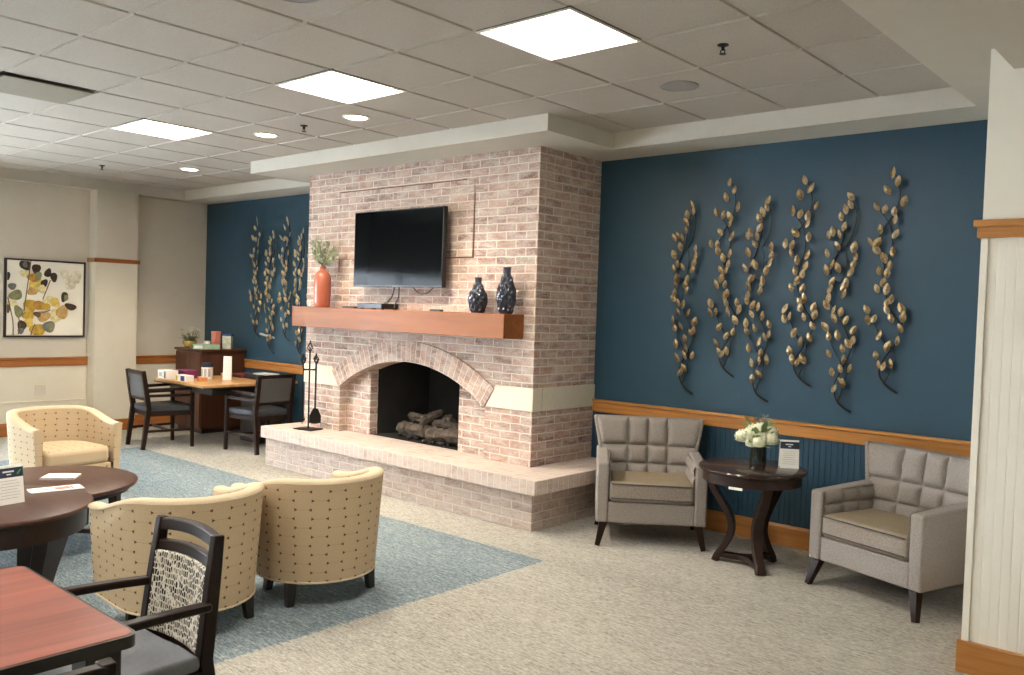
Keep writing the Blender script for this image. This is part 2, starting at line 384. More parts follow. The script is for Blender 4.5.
# ------------------------------------------------------------------ key dimensions (metres)
XL=-10.956; D=6.065; ZS=2.964; ZT=3.092; YF=-3.5; XR=3.0
YC=5.241; XC0=-7.433; XC1=-4.373
T=.6096; GX=-3.739; GY=3.1995
TX0,TX1,TY1=-10.79,-1.365,5.649

# ------------------------------------------------------------------ camera
f_,yaw,pitch,roll=859.69,.7216,-.0321,.0325
cy,sy,cp,sp,cr,sr=math.cos(yaw),math.sin(yaw),math.cos(pitch),math.sin(pitch),math.cos(roll),math.sin(roll)
fwd=Vector((-sy*cp,cy*cp,sp)); right=Vector((cy,sy,0)); up=right.cross(fwd)
r2=right*cr+up*sr; u2=up*cr-right*sr
cam=bpy.data.cameras.new('camera'); co=bpy.data.objects.new('camera',cam); col.objects.link(co)
mw=Matrix.Identity(4)
for i in range(3): mw[i][0]=r2[i]; mw[i][1]=u2[i]; mw[i][2]=-fwd[i]
mw[2][3]=1.665; co.matrix_world=mw
cam.sensor_width=36; cam.lens=f_/1024*36; cam.clip_start=.05
sc.camera=co

# ------------------------------------------------------------------ room shell
struct(MB().box(XL-.2,XR+.2,YF-.2,D+.2,-.12,0).build('floor',M['carpet']))
struct(MB().box(XL-.15,XR+.15,D,D+.15,0,3.3).build('wall_back',M['blue_paint']))
struct(MB().box(XR,XR+.15,YF,D,0,3.3).build('wall_right',M['cream_paint']))
struct(MB().box(XL-.15,XR+.15,YF-.15,YF,0,3.3).build('wall_front',M['greige_paint']))
WY0,WY1,WZ0,WZ1=-.9,2.1,.12,2.25
m=MB(); m.box(XL-.15,XL,YF,WY0,0,3.3); m.box(XL-.15,XL,WY1,D,0,3.3); m.box(XL-.15,XL,WY0,WY1,0,WZ0); m.box(XL-.15,XL,WY0,WY1,WZ1,3.3)
struct(m.build('wall_left',M['greige_paint']))
m=MB()
for y in (WY0,-.03+(WY0+WY1)/2,WY1-.06): m.box(XL-.1,XL-.02,y,y+.06,WZ0,WZ1)
m.box(XL-.1,XL-.02,WY0,WY1,WZ0,WZ0+.06); m.box(XL-.1,XL-.02,WY0,WY1,WZ1-.06,WZ1)
w=struct(m.build('window_1',M['white_metal']))
t=NT('window_glass'); t.bsdf((1,1,1,1),0.0,0,.5); t.b.inputs['Transmission Weight'].default_value=1.0; t.b.inputs['IOR'].default_value=1.05
struct(MB().box(XL-.063,XL-.057,WY0,WY1,WZ0,WZ1).build('pane',t.m,w))
# ceiling: tee grid plus tiles
cells={'light':[],'vent':[]}
LIGHTS=[(1,0),(-2,0),(-6,0)]       # cell indices (x to the right of GX, y behind GY)
VENT=(-5,-2)
m=MB(); g=.010
i0=int(math.floor((TX0-GX)/T)); i1=int(math.ceil((TX1-GX)/T)); j0=int(math.floor((YF-GY)/T)); j1=int(math.ceil((TY1-GY)/T))
for i in range(i0,i1):
    for j in range(j0,j1):
        if (i,j) in LIGHTS or (i,j)==VENT: continue
        x0=max(GX+i*T+g,TX0);x1=min(GX+(i+1)*T-g,TX1);y0=max(GY+j*T+g,YF);y1=min(GY+(j+1)*T-g,TY1)
        if x1-x0<.02 or y1-y0<.02: continue
        e=.005
        m.hexa([(x0+e,y0+e,ZT-.004),(x1-e,y0+e,ZT-.004),(x1-e,y1-e,ZT-.004),(x0+e,y1-e,ZT-.004)],[(x0,y0,ZT+.007),(x1,y0,ZT+.007),(x1,y1,ZT+.007),(x0,y1,ZT+.007)])
struct(m.build('ceiling',M['tile']))
m=MB()
for i in range(i0,i1):
    for j in range(j0,j1):
        if (i,j) in LIGHTS: continue
        m.box(GX+i*T,GX+(i+1)*T,GY+j*T,GY+(j+1)*T,ZT+.006,ZT+.09)
struct(m.build('ceiling_grid',M['tbar']))
m=MB()
m.box(XL,XR,TY1,D,ZS,ZT+.05); m.box(-7.86,-3.962,4.817,TY1,ZS,ZT+.05)
m.box(XL,TX0,YF,TY1,ZS,ZT+.05); m.box(TX1,XR,YF,TY1,ZS,ZT+.05)
struct(m.build('trim_1',M['soffit_paint']))
struct(MB().box(-.94,XR,YF,4.522,2.853,ZS).build('trim_2',M['soffit_paint']))
# back wall panelling, rail and baseboard
def beadboard(m,x0,x1,y,z0,z1,pitch=.041,depth=.0035,axis='x'):
    """boards with v-grooves; board faces at y-depth, grooves at y"""
    n=int(round((x1-x0)/pitch)); p=(x1-x0)/n; pts=[]
    for k in range(n):
        a=x0+k*p; pts+=[(a,0),(a+.0045,depth),(a+p-.0045,depth)]
    pts.append((x1,0))
    if axis=='x': v=[(x,y-d_,z) for z in (z0,z1) for x,d_ in pts]
    else: v=[(y+d_,x,z) for z in (z0,z1) for x,d_ in pts]
    L=len(pts); m.add(v,[(i,i+1,L+i+1,L+i) for i in range(L-1)])
m=MB(); beadboard(m,XC1,XR,D-.004,.10,.82); struct(m.build('trim_3',M['blue_paint'],fix=False))
m=MB(); beadboard(m,XL,XC0,D-.004,.10,.82); struct(m.build('trim_4',M['blue_paint'],fix=False))
def rail_prof(y,s=-1):   # small moulded section (offset from wall, z)
    return [(0,.813),(.018,.813),(.020,.825),(.020,.893),(.034,.900),(.034,.915),(.026,.920),(0,.920)]
def rail(name,a,b,wall,axis,mat,zs=0,prof=None):
    pr=prof or rail_prof(0); n=len(pr); v=[]
    for e in (a,b):
        for o,z in pr:
            v.append((e,wall-o,z+zs) if axis=='x' else (wall+o,e,z+zs))
    f=[tuple(range(n)),tuple(range(2*n-1,n-1,-1))]+[(i,(i+1)%n,n+(i+1)%n,n+i) for i in range(n)]
    return struct(MB().add(v,f).build(name,mat))
BASE=[(0,0),(.016,0),(.016,.135),(.008,.156),(0,.156)]
rail('trim_5',XC1,XR,D,'x',M['oak']); rail('trim_6',XL,XC0,D,'x',M['oak'])
rail('baseboard_back',XC1,XR,D-.008,'x',M['oak'],prof=BASE); rail('baseboard_far',XL,-7.7,D-.008,'x',M['oak'],prof=BASE)
# left wall
rail('trim_7',YF,4.51,XL,'y',M['oak_y']) ; rail('trim_8',5.024,D,XL,'y',M['oak_y'])
rail('baseboard_left',YF,4.51,XL,'y',M['oak_y'],prof=BASE); rail('baseboard_corner',5.024,D,XL,'y',M['oak_y'],prof=BASE)
m=MB(); m.box(XL,XL+.004,WY1,4.51,.14,.82); m.box(XL,XL+.004,5.024,D,.14,.82); m.box(XL+.2,XL+.204,4.51,5.024,.14,2.09); m.box(XL,XL+.204,4.506,4.51,.14,2.09); struct(m.build('trim_9',M['dado_paint']))
m=MB(); m.box(XL,XL+.022,WY1,4.505,.385,.40); m.box(XL,XL+.012,WY1,4.505,.16,.385); struct(m.build('trim_10',M['dado_paint']))
# column on the left wall
m=MB(); m.box(XL,XL+.2,4.51,5.024,0,ZS); struct(m.build('column',M['greige_paint']))
m=MB(); m.box(XL+.2,XL+.222,4.488,5.046,2.085,2.135); m.box(XL,XL+.222,4.488,4.51,2.085,2.135); struct(m.build('trim_11',M['oak_y']))
m=MB(); m.box(XL+.2,XL+.216,4.494,5.04,0,.14); m.box(XL,XL+.2,4.494,4.51,0,.14); struct(m.build('trim_12',M['oak_y']))
# white pier on the right
PX,PY=-1.042,4.522
struct(MB().box(PX,XR,PY+.008,D,0,ZS).build('pier',M['cream_paint']))
m=MB(); beadboard(m,PX+.03,XR,PY+.004,.14,2.09,.041,.0013); m.box(PX,PX+.03,PY-.006,PY+.008,.14,2.09); struct(m.build('trim_13',M['cream_paint'],fix=False))
m=MB(); m.box(PX-.016,XR,PY-.02,PY+.01,2.075,2.14); m.box(PX-.03,XR,PY-.034,PY+.01,2.128,2.16); m.box(PX-.016,PX,PY,PY+.4,2.075,2.14); m.box(PX-.03,PX,PY,PY+.4,2.128,2.16); struct(m.build('trim_14',M['oak'],bevel=.004))
m=MB(); m.box(PX-.018,XR,PY-.018,PY+.01,0,.155); m.box(PX-.018,PX,PY,D,0,.155); struct(m.build('trim_15',M['oak'],bevel=.004))

# ------------------------------------------------------------------ ceiling fittings
def cell(i,j): return GX+(i+.5)*T, GY+(j+.5)*T
labels={(1,0):'square white LED panel light in the ceiling, largest and nearest of the three',(-2,0):'square LED panel light in the ceiling, middle one of the three',(-6,0):'square LED panel light in the ceiling, farthest left of the three'}
for k in LIGHTS:
    cx,cy_=cell(*k); r=thing('ceiling_light',labels[k],'ceiling light',(cx,cy_,ZT),group='LED ceiling panels')
    m=MB(); a,b=.3045,.288
    for s in (-1,1): m.box(-a,a,min(s*a,s*b),max(s*a,s*b),-.010,.034); m.box(min(s*a,s*b),max(s*a,s*b),-b,b,-.010,.034)
    m.v=[(x,y,(-.010 if z<0 else -.004)) for x,y,z in m.v]; m.build('frame',M['white_metal'],r); m=MB(); a2,b2=.3035,.289
    for s in (-1,1): m.box(-a2,a2,min(s*a2,s*b2),max(s*a2,s*b2),-.004,.034); m.box(min(s*a2,s*b2),max(s*a2,s*b2),-b2,b2,-.004,.034)
    m.build('light_well',M['light_well'],r); MB().box(-b,b,-b,b,.024,.032).build('diffuser',M['panel_glow'],r)
for (i,j),lb in {(-3,1):'round warm recessed downlight nearest the fireplace, right one of three',(-5,1):'round warm recessed downlight, middle one of the three in the ceiling',(-9,2):'round warm recessed downlight farthest left, near the far corner'}.items():
    cx,cy_=cell(i,j); r=thing('downlight',lb,'ceiling light',(cx,cy_,ZT-.004),group='recessed downlights')
    MB().lathe([(.082,0),(.105,0),(.105,-.006),(.082,-.010)],28,cap=False).build('trim_ring',M['white_metal'],r,smooth=40)
    MB().lathe([(.0,-.004),(.083,-.004),(.083,-.001)],28,cap=False).build('lens',M['can_glow'],r)
for x,y,lb in ((-2.214,4.113,'fire sprinkler head in the ceiling at right, nearest the camera'),(-5.88,4.075,'fire sprinkler head between the two downlights before the fireplace'),(-9.586,4.066,'fire sprinkler head in the far left of the ceiling')):
    r=thing('fire_sprinkler',lb,'sprinkler',(x,y,ZT-.004),group='ceiling sprinkler heads')
    MB().lathe([(.0,0),(.030,0),(.030,-.005),(.012,-.012),(.0,-.012)],16,cap=False).build('escutcheon',M['black_metal'],r,smooth=40)
    m=MB(); m.tube([(0,0,-.01),(0,0,-.03)],.009); m.lathe([(0,-.05),(.018,-.05),(.018,-.047),(0,-.047)],12,cap=False)
    for s in (-1,1): m.tube([(s*.009,0,-.025),(s*.013,0,-.036),(s*.006,0,-.048)],.003,5)
    m.build('sprinkler_body',M['black_metal'],r)
for x,y,rr,lb,mt in ((-2.815,4.689,.122,'round grey speaker grille flush in the ceiling tile above the blue wall','grey_grille'),(-3.42,2.30,.13,'round dark ceiling speaker cut by the top edge of the photo','grey_grille')):
    r=thing('ceiling_speaker',lb,'speaker',(x,y,ZT-.004))
    MB().lathe([(rr-.012,0),(rr,0),(rr,-.006),(rr-.012,-.008)],32,cap=False).build('rim',M['grey_grille'],r,smooth=40)
    MB().lathe([(0,-.005),(rr-.011,-.005),(rr-.011,0)],32,cap=False).build('grille',M[mt],r,smooth=40)
cx,cy_=cell(*VENT); r=thing('air_vent','tan flat panel air vent in the ceiling at the left edge','vent',(cx,cy_,ZT))
MB().box(-.26,.285,-.285,.285,-.022,-.012).build('face_panel',M['vent'],r,bevel=.004)
m=MB(); m.box(-.295,.295,-.295,.295,-.001,.004); struct_=m.build('back_box',M['edge_black'],r)

# ------------------------------------------------------------------ fireplace
fp=thing('fireplace','whitewashed brick fireplace and chimney with arched opening and raised hearth','fireplace',((XC0+XC1)/2,D,0))
FX=(XC0+XC1)/2
def L(m): # shift world-built verts into the fireplace's own space
    m.v=[(x-FX,y-D,z) for x,y,z in m.v]; return m
ax,az,ri,ro=-5.869,-.544,1.707,1.897
def arch(x): return az+math.sqrt(ri*ri-(x-ax)**2)
SX0,SX1=ax-.981,ax+.981
OX0,OX1=-6.495,-5.285
m=MB()
def uvquad(m,pts,mi=0):
    us=[]
    p=[Vector(q) for q in pts]; n=(p[1]-p[0]).cross(p[2]-p[0])
    for q in p:
        us.append((q.x,q.z) if abs(n.y)>max(abs(n.x),abs(n.z)) else ((q.y+.03,q.z) if abs(n.x)>abs(n.z) else (q.x,q.y)))
    m.add([tuple(q) for q in p],[tuple(range(len(p)))],mi,[us])
HZ=.40
uvquad(m,[(XC0,YC,HZ),(SX0,YC,HZ),(SX0,YC,ZS),(XC0,YC,ZS)]); uvquad(m,[(SX1,YC,HZ),(XC1,YC,HZ),(XC1,YC,ZS),(SX1,YC,ZS)])
N=28
for k in range(N):
    a=SX0+(SX1-SX0)*k/N; b=SX0+(SX1-SX0)*(k+1)/N
    uvquad(m,[(a,YC,arch(a)),(b,YC,arch(b)),(b,YC,ZS),(a,YC,ZS)])
uvquad(m,[(XC1,YC,0),(XC1,D,0),(XC1,D,ZS),(XC1,YC,ZS)]); uvquad(m,[(XC0,D,0),(XC0,YC,0),(XC0,YC,ZS),(XC0,D,ZS)])
YI=5.335; YJ=5.43
uvquad(m,[(SX0,YC,HZ),(SX0,YI,HZ),(SX0,YI,arch(SX0)),(SX0,YC,arch(SX0))]); uvquad(m,[(SX1,YI,HZ),(SX1,YC,HZ),(SX1,YC,arch(SX1)),(SX1,YI,arch(SX1))])
for x0,x1 in ((SX0,OX0),(OX1,SX1)):
    for k in range(8):
        a=x0+(x1-x0)*k/8; b=x0+(x1-x0)*(k+1)/8
        uvquad(m,[(a,YI,HZ),(b,YI,HZ),(b,YI,arch(b)),(a,YI,arch(a))])
uvquad(m,[(OX0,YI,HZ),(OX0,YJ,HZ),(OX0,YJ,arch(OX0)),(OX0,YI,arch(OX0))]); uvquad(m,[(OX1,YJ,HZ),(OX1,YI,HZ),(OX1,YI,arch(OX1)),(OX1,YJ,arch(OX1))])
L(m).build('chimney_breast',M['brick'],fp,fix=False)
# arch ring of bricks on end
m=MB(); NA=48; th=math.asin(.981/ri); y0,y1=YC-.022,YJ+.02
for k in range(NA):
    t0=-th+2*th*k/NA; t1=-th+2*th*(k+1)/NA
    P=lambda r_,t_,y:(ax+r_*math.sin(t_),y,az+r_*math.cos(t_))
    u0,u1=t0*1.8,t1*1.8
    m.add([P(ri,t0,y0),P(ri,t1,y0),P(ro,t1,y0),P(ro,t0,y0)],[(0,1,2,3)],0,[[(u0,0),(u1,0),(u1,.19),(u0,.19)]])
    m.add([P(ri,t0,y1),P(ri,t1,y1),P(ri,t1,y0),P(ri,t0,y0)],[(0,1,2,3)],0,[[(u0,.3),(u1,.3),(u1,.05),(u0,.05)]])
    m.add([P(ro,t0,y0),P(ro,t1,y0),P(ro,t1,YC),P(ro,t0,YC)],[(0,1,2,3)],0,[[(u0,.3),(u1,.3),(u1,.33),(u0,.33)]])
for t_ in (-th,th): m.add([P(ri,t_,y0),P(ro,t_,y0),P(ro,t_,YC),P(ri,t_,YC)],[(0,1,2,3)],0,[[(.01,0),(.01,.19),(.04,.19),(.04,0)]])
L(m).build('brick_arch',M['rowlock'],fp,fix=False)
# stone band
m=MB()
m.prism([(-4.874,.856),(XC1+.012,.856),(XC1+.012,1.046),(-4.762,1.046)],YC-.012,YC); m.box(XC1,XC1+.012,YC-.002,D,.856,1.046)
L(m).build('stone_band',M['stone'],fp,bevel=.003)
m=MB(); m.prism([(XC0-.012,.856),(ax-.995,.856),(ax-1.107,1.046),(XC0-.012,1.046)],YC-.012,YC)
L(m).build('stone_band',M['stone'],fp,bevel=.003)
m=MB(); m.box(XC1+.001,XC1+.014,YC+.105,YC+.108,.857,1.045); L(m).build('band_joint',M['grey_print'],fp)
# hearth
HX0,HX1,HY=-7.665,-4.100,4.945
L(MB().box(HX0,HX1,HY,D-.012,0,.300)).build('hearth_base',M['hearth_brick'],fp,uvbox=True)
m=MB(); m.box(-7.60,-3.985,4.838,D-.012,.300,.413); L(m).build('hearth_cap',M['hearth_cap'],fp,uvbox=True,bevel=.006)
# firebox
m=MB(); a0,a1,b0,b1,yb=OX0-.01,OX1+.01,OX0+.14,OX1-.14,5.98
m.add([(a0,YJ-.03,.40),(b0,yb,.40),(b0,yb,1.3),(a0,YJ-.03,1.3)],[(0,1,2,3)]); m.add([(a1,YJ-.03,.40),(b1,yb,.40),(b1,yb,1.3),(a1,YJ-.03,1.3)],[(0,1,2,3)])
m.add([(b0,yb,.40),(b1,yb,.40),(b1,yb,1.3),(b0,yb,1.3)],[(0,1,2,3)]); m.add([(a0,YI+.02,.415),(a1,YI+.02,.415),(b1,yb,.415),(b0,yb,.415)],[(0,1,2,3)]); m.add([(a0,YI,1.25),(a1,YI,1.25),(b1,yb,1.25),(b0,yb,1.25)],[(0,1,2,3)])
L(m).build('firebox',M['firebox'],fp)
# bricked-in panel above the mantel
PXa,PXb,PZa,PZb=-6.905,-5.080,2.105,2.755
m=MB(); m.box(PXa,PXb,YC-.012,YC+.01,PZa,PZb); L(m).build('infill_panel',M['brick'],fp,uvbox=True,bevel=.003)
m=MB()
for a,b,c_,d_ in ((PXa-.012,PXa-.002,1.98,PZb+.012),(PXb+.002,PXb+.009,PZa-.012,PZb-.11),(PXa-.014,PXb-.1,PZb+.002,PZb+.011),(PXa+.2,PXb+.012,PZa-.012,PZa-.002)): m.box(a,b,YC-.0035,YC+.01,c_,d_)
L(m).build('panel_joint',plain('dark_joint',rgb(112,80,66),.9),fp)
# mantel
m=MB(); m.box(-7.342,-4.491,5.002,YC+.004,1.4346,1.6307); L(m).build('mantel_shelf',M['mantel'],fp,bevel=.004)

# logs in the firebox
def log(name,p,q,r,seed,label):
    rnd=random.Random(seed); P=Vector(p);Q=Vector(q);n=15; path=[];rad=[]
    for k in range(n):
        t_=k/(n-1); path.append(P.lerp(Q,t_)+Vector((rnd.uniform(-1,1),rnd.uniform(-1,1),rnd.uniform(-1,1)))*r*.14); rad.append(r*(1+rnd.uniform(-.16,.14))*(.86 if k in(0,n-1) else 1))
    m=MB(); m.tube(path,rad,18); ax_=(Q-P).normalized(); e1=ax_.orthogonal().normalized(); e2=ax_.cross(e1); ph=[rnd.uniform(0,6.28) for _ in range(4)]; out=[]
    for v in m.v:
        v=Vector(v); t_=(v-P).dot(ax_); cpt=P+ax_*t_; d=v-cpt; a=math.atan2(d.dot(e2),d.dot(e1))
        g=1+.10*math.sin(3*a+ph[0]+t_*9)+.08*math.sin(7*a+ph[1]+t_*5)+.07*math.sin(11*a+ph[2]-t_*14)+rnd.uniform(-.05,.05)
        out.append(cpt+d*g)
    m.v=out
    c=(P+Q)/2; m.v=[tuple(Vector(v)+Vector((rnd.uniform(-1,1),rnd.uniform(-1,1),rnd.uniform(-1,1)))*r*.05-c) for v in m.v]
    o=m.build(name,M['bark'],smooth=40,loc=c); return tag(o,label,'log','logs in the firebox')
ly=5.50
log('log',(-6.20,ly-.02,.500),(-5.84,ly,.510),.062,1,'thick front log at the left of the firebox fire bed')
log('log',(-5.80,ly-.05,.495),(-5.38,ly-.02,.505),.062,2,'thick front log at the right of the firebox fire bed')
log('log',(-6.20,ly+.16,.50),(-5.36,ly+.18,.51),.062,3,'long log lying behind at the back of the fire bed')
log('log',(-6.20,ly+.10,.605),(-5.84,ly+.07,.60),.040,4,'short thin log on top at the left of the fire')
log('log',(-5.93,ly-.03,.575),(-5.80,ly+.15,.685),.038,5,'short log standing up askew in the middle of the fire')
log('log',(-5.80,ly+.03,.585),(-5.48,ly+.06,.575),.036,6,'thin log lying across the top at the right of the fire')
log('log',(-5.76,ly+.12,.62),(-5.62,ly+.10,.625),.044,7,'stubby log end on top behind the right front log')
rnd=random.Random(3); m=MB()
for k in range(60): m.ball((rnd.uniform(-.46,.42),rnd.uniform(-.1,.26),rnd.uniform(.004,.025)),rnd.uniform(.012,.03),6,4,(1,1,.7))
tag(m.build('ember_bed',M['ember'],loc=(-5.82,ly,.418)),'bed of grey embers under the logs in the firebox','embers')['kind']='stuff'
# ------------------------------------------------------------------ grey tufted armchairs
def grid_faces(nu,nv): return [(j*nu+i,j*nu+i+1,(j+1)*nu+i+1,(j+1)*nu+i) for j in range(nv-1) for i in range(nu-1)]
def seamdist(x,seams): return min(abs(x-s) for s in seams)
def puff(a,b,h=.02,k=.016): return h*(1-math.exp(-a/k))*(1-math.exp(-b/k))
def armchair(label,loc,rz):
    r=thing('armchair',label,'armchair',loc,rz,'grey tufted armchairs')
    # seat frame under the cushion
    m=MB(); m.box(-.31,.31,-.352,.22,.165,.315); m.build('seat_frame',M['grey_fabric'],r,bevel=.012,seg=3)
    # arms with quilted inner faces
    for s in (-1,1):
        m=MB(); x0,x1=s*.305,s*.392
        m.hexa([(min(x0,x1),-.362,.165),(max(x0,x1),-.362,.165),(max(x0,x1),.25,.165),(min(x0,x1),.25,.165)],
               [(min(x0,x1),-.362,.598),(max(x0,x1),-.362,.598),(max(x0,x1),.25,.632),(min(x0,x1),.25,.632)])
        a=m.build('arm',M['grey_fabric'],r,bevel=.016,seg=3)
        q=MB(); nu,nv=49,25; ys=[-.33,-.17,-.02,.17]; zs=[.42,.515,.600]; v=[]
        for j in range(nv):
            for i in range(nu):
                y=-.345+.50*i/(nu-1); z=.44+.158*j/(nv-1)+.02*i/(nu-1)*j/(nv-1)
                v.append((s*(.307-puff(seamdist(y,ys),seamdist(z,zs),.026,.014)),y,z))
        q.add(v,grid_faces(nu,nv)); q.build('arm_quilting',M['grey_fabric'],a,smooth=60)
    # back: flared, raked, biscuit tufted front
    def hw(z): return .335+.068*max(0,(z-.50)/.36)
    def yf(z): return .125+.075*(z-.42)/.44
    m=MB(); nu,nv=81,61; v=[]; ring=[]
    Z0,Z1=.36,.862
    for j in range(nv):
        for i in range(nu):
            z=Z0+(Z1-Z0)*j/(nv-1); u=-1+2*i/(nu-1); x=u*hw(z)
            d=puff(min(seamdist(x,(-.15,0,.15)),hw(z)-abs(x)+.004),min(seamdist(z,(.515,.655)),Z1-z+.004),.042,.016)
            curve=.035*u*u   # sides come forward a little
            v.append((x,yf(z)+.026-d-curve,z+(.012*(1-u*u)*0)))
    m.add(v,grid_faces(nu,nv))
    bk=[]
    for j in (0,nv-1):
        z=Z0+(Z1-Z0)*j/(nv-1)
        for u in (-1,1): bk.append((u*hw(z),yf(z)+.105,z))
    # outer shell: sides, top, rear
    def edge(i,j): return v[j*nu+i]
    o=MB(); L=[edge(0,j) for j in range(nv)]; Rr=[edge(nu-1,j) for j in range(nv)]
    Lb=[(-hw(q[2]),yf(q[2])+.105,q[2]) for q in L]; Rb=[(hw(q[2]),yf(q[2])+.105,q[2]) for q in Rr]
    m.add(L+Lb,[(j,j+1,nv+j+1,nv+j) for j in range(nv-1)]); m.add(Rr+Rb,[(j+1,j,nv+j,nv+j+1) for j in range(nv-1)])
    Tp=[edge(i,nv-1) for i in range(nu)]; Tb=[(-hw(Z1)+2*hw(Z1)*i/(nu-1),yf(Z1)+.105,Z1) for i in range(nu)]
    m.add(Tp+Tb,[(i+1,i,nu+i,nu+i+1) for i in range(nu-1)])
    m.add(Lb+Rb,[(j,nv+j,nv+j+1,j+1) for j in range(nv-1)])
    m.build('backrest',M['grey_fabric'],r,smooth=55)
    # wing welt: outer edge band of the flared back
    for s in (-1,1):
        q=MB(); q.sweep([(s*(hw(z)+.004),yf(z)+.035,z) for z in (.60,.68,.77,.866)],.03,.125,up=(0,1,0)); q.build('back_wing',M['grey_fabric'],r,bevel=.010)
    # cushion
    q=MB(); q.box(-.300,.300,-.366,.125,.318,.462)
    cz=q.build('seat_cushion',M['worn_fabric'],r,bevel=.030,seg=4)
    q=MB()
    for z in (.345,.448):
        q.tube([(-.285,-.368,z),(.285,-.368,z)],.004,6)
    q.build('piping',M['grey_back'],cz)
    # legs
    for sx,sy in ((-1,-1),(1,-1),(-1,1),(1,1)):
        q=MB(); x,y=sx*.335,(-.325 if sy<0 else .20); dx,dy=sx*.040,sy*.045
        q.bar((x,y,.17),(x+dx,y+dy,0),.058,.058,(0,1,0),.034,.034); q.build('leg',M['dark_wood'],r,bevel=.004)
    return r
armchair('grey tufted armchair between the brick hearth and the dark side table',(-3.458,5.538,0),R(36.2))
armchair('grey tufted armchair at right, partly behind the white pier',(-1.638,5.53,0),R(-18.6))

# ------------------------------------------------------------------ side table between them
st=thing('side_table','round dark wood side table with curved legs between the two grey armchairs','side table',(-2.560,5.390,0),0)
m=MB(); m.lathe([(0,.636),(.334,.636),(.348,.644),(.352,.656),(.348,.666),(.340,.670),(0,.670)],56,cap=False); m.build('tabletop',M['side_top'],st,smooth=35)
m=MB(); m.lathe([(.28,.572),(.322,.572),(.322,.637),(.28,.637)],56,cap=False); m.build('apron',M['table_dark'],st,smooth=35)
LA=[R(a) for a in (193,316,72)]
for a in LA:
    c_,s_=math.cos(a),math.sin(a)
    q=smoothpath([(c_*k,s_*k,z) for z,k in ((.60,.295),(.52,.265),(.44,.215),(.36,.160),(.28,.125),(.20,.125),(.12,.160),(.05,.205),(0,.225))],3)
    m=MB(); m.sweep(q,.062,.044,up=(c_,s_,.2)); m.build('leg',M['table_dark'],st,bevel=.004)
m=MB()
K=[(.200*math.cos(a),.200*math.sin(a)) for a in LA]
for i in range(3):
    A,B=K[i],K[(i+1)%3]; c=-(Vector(A)+Vector(B)).normalized(); n=12
    Q=[Vector(A).lerp(Vector(B),k/n)+c*.075*math.sin(PI*k/n) for k in range(n+1)]
    m.sweep([(q.x,q.y,.046) for q in Q],.055,.034)
m.build('stretcher',M['table_dark'],st,bevel=.003)
m=MB(); m.box(-.045,.045,-.327,-.322,.560,.576); o=m.build('tag',M['white_card'],st,rot=(0,0,R(8))); o['label']='small white tag under the table edge'

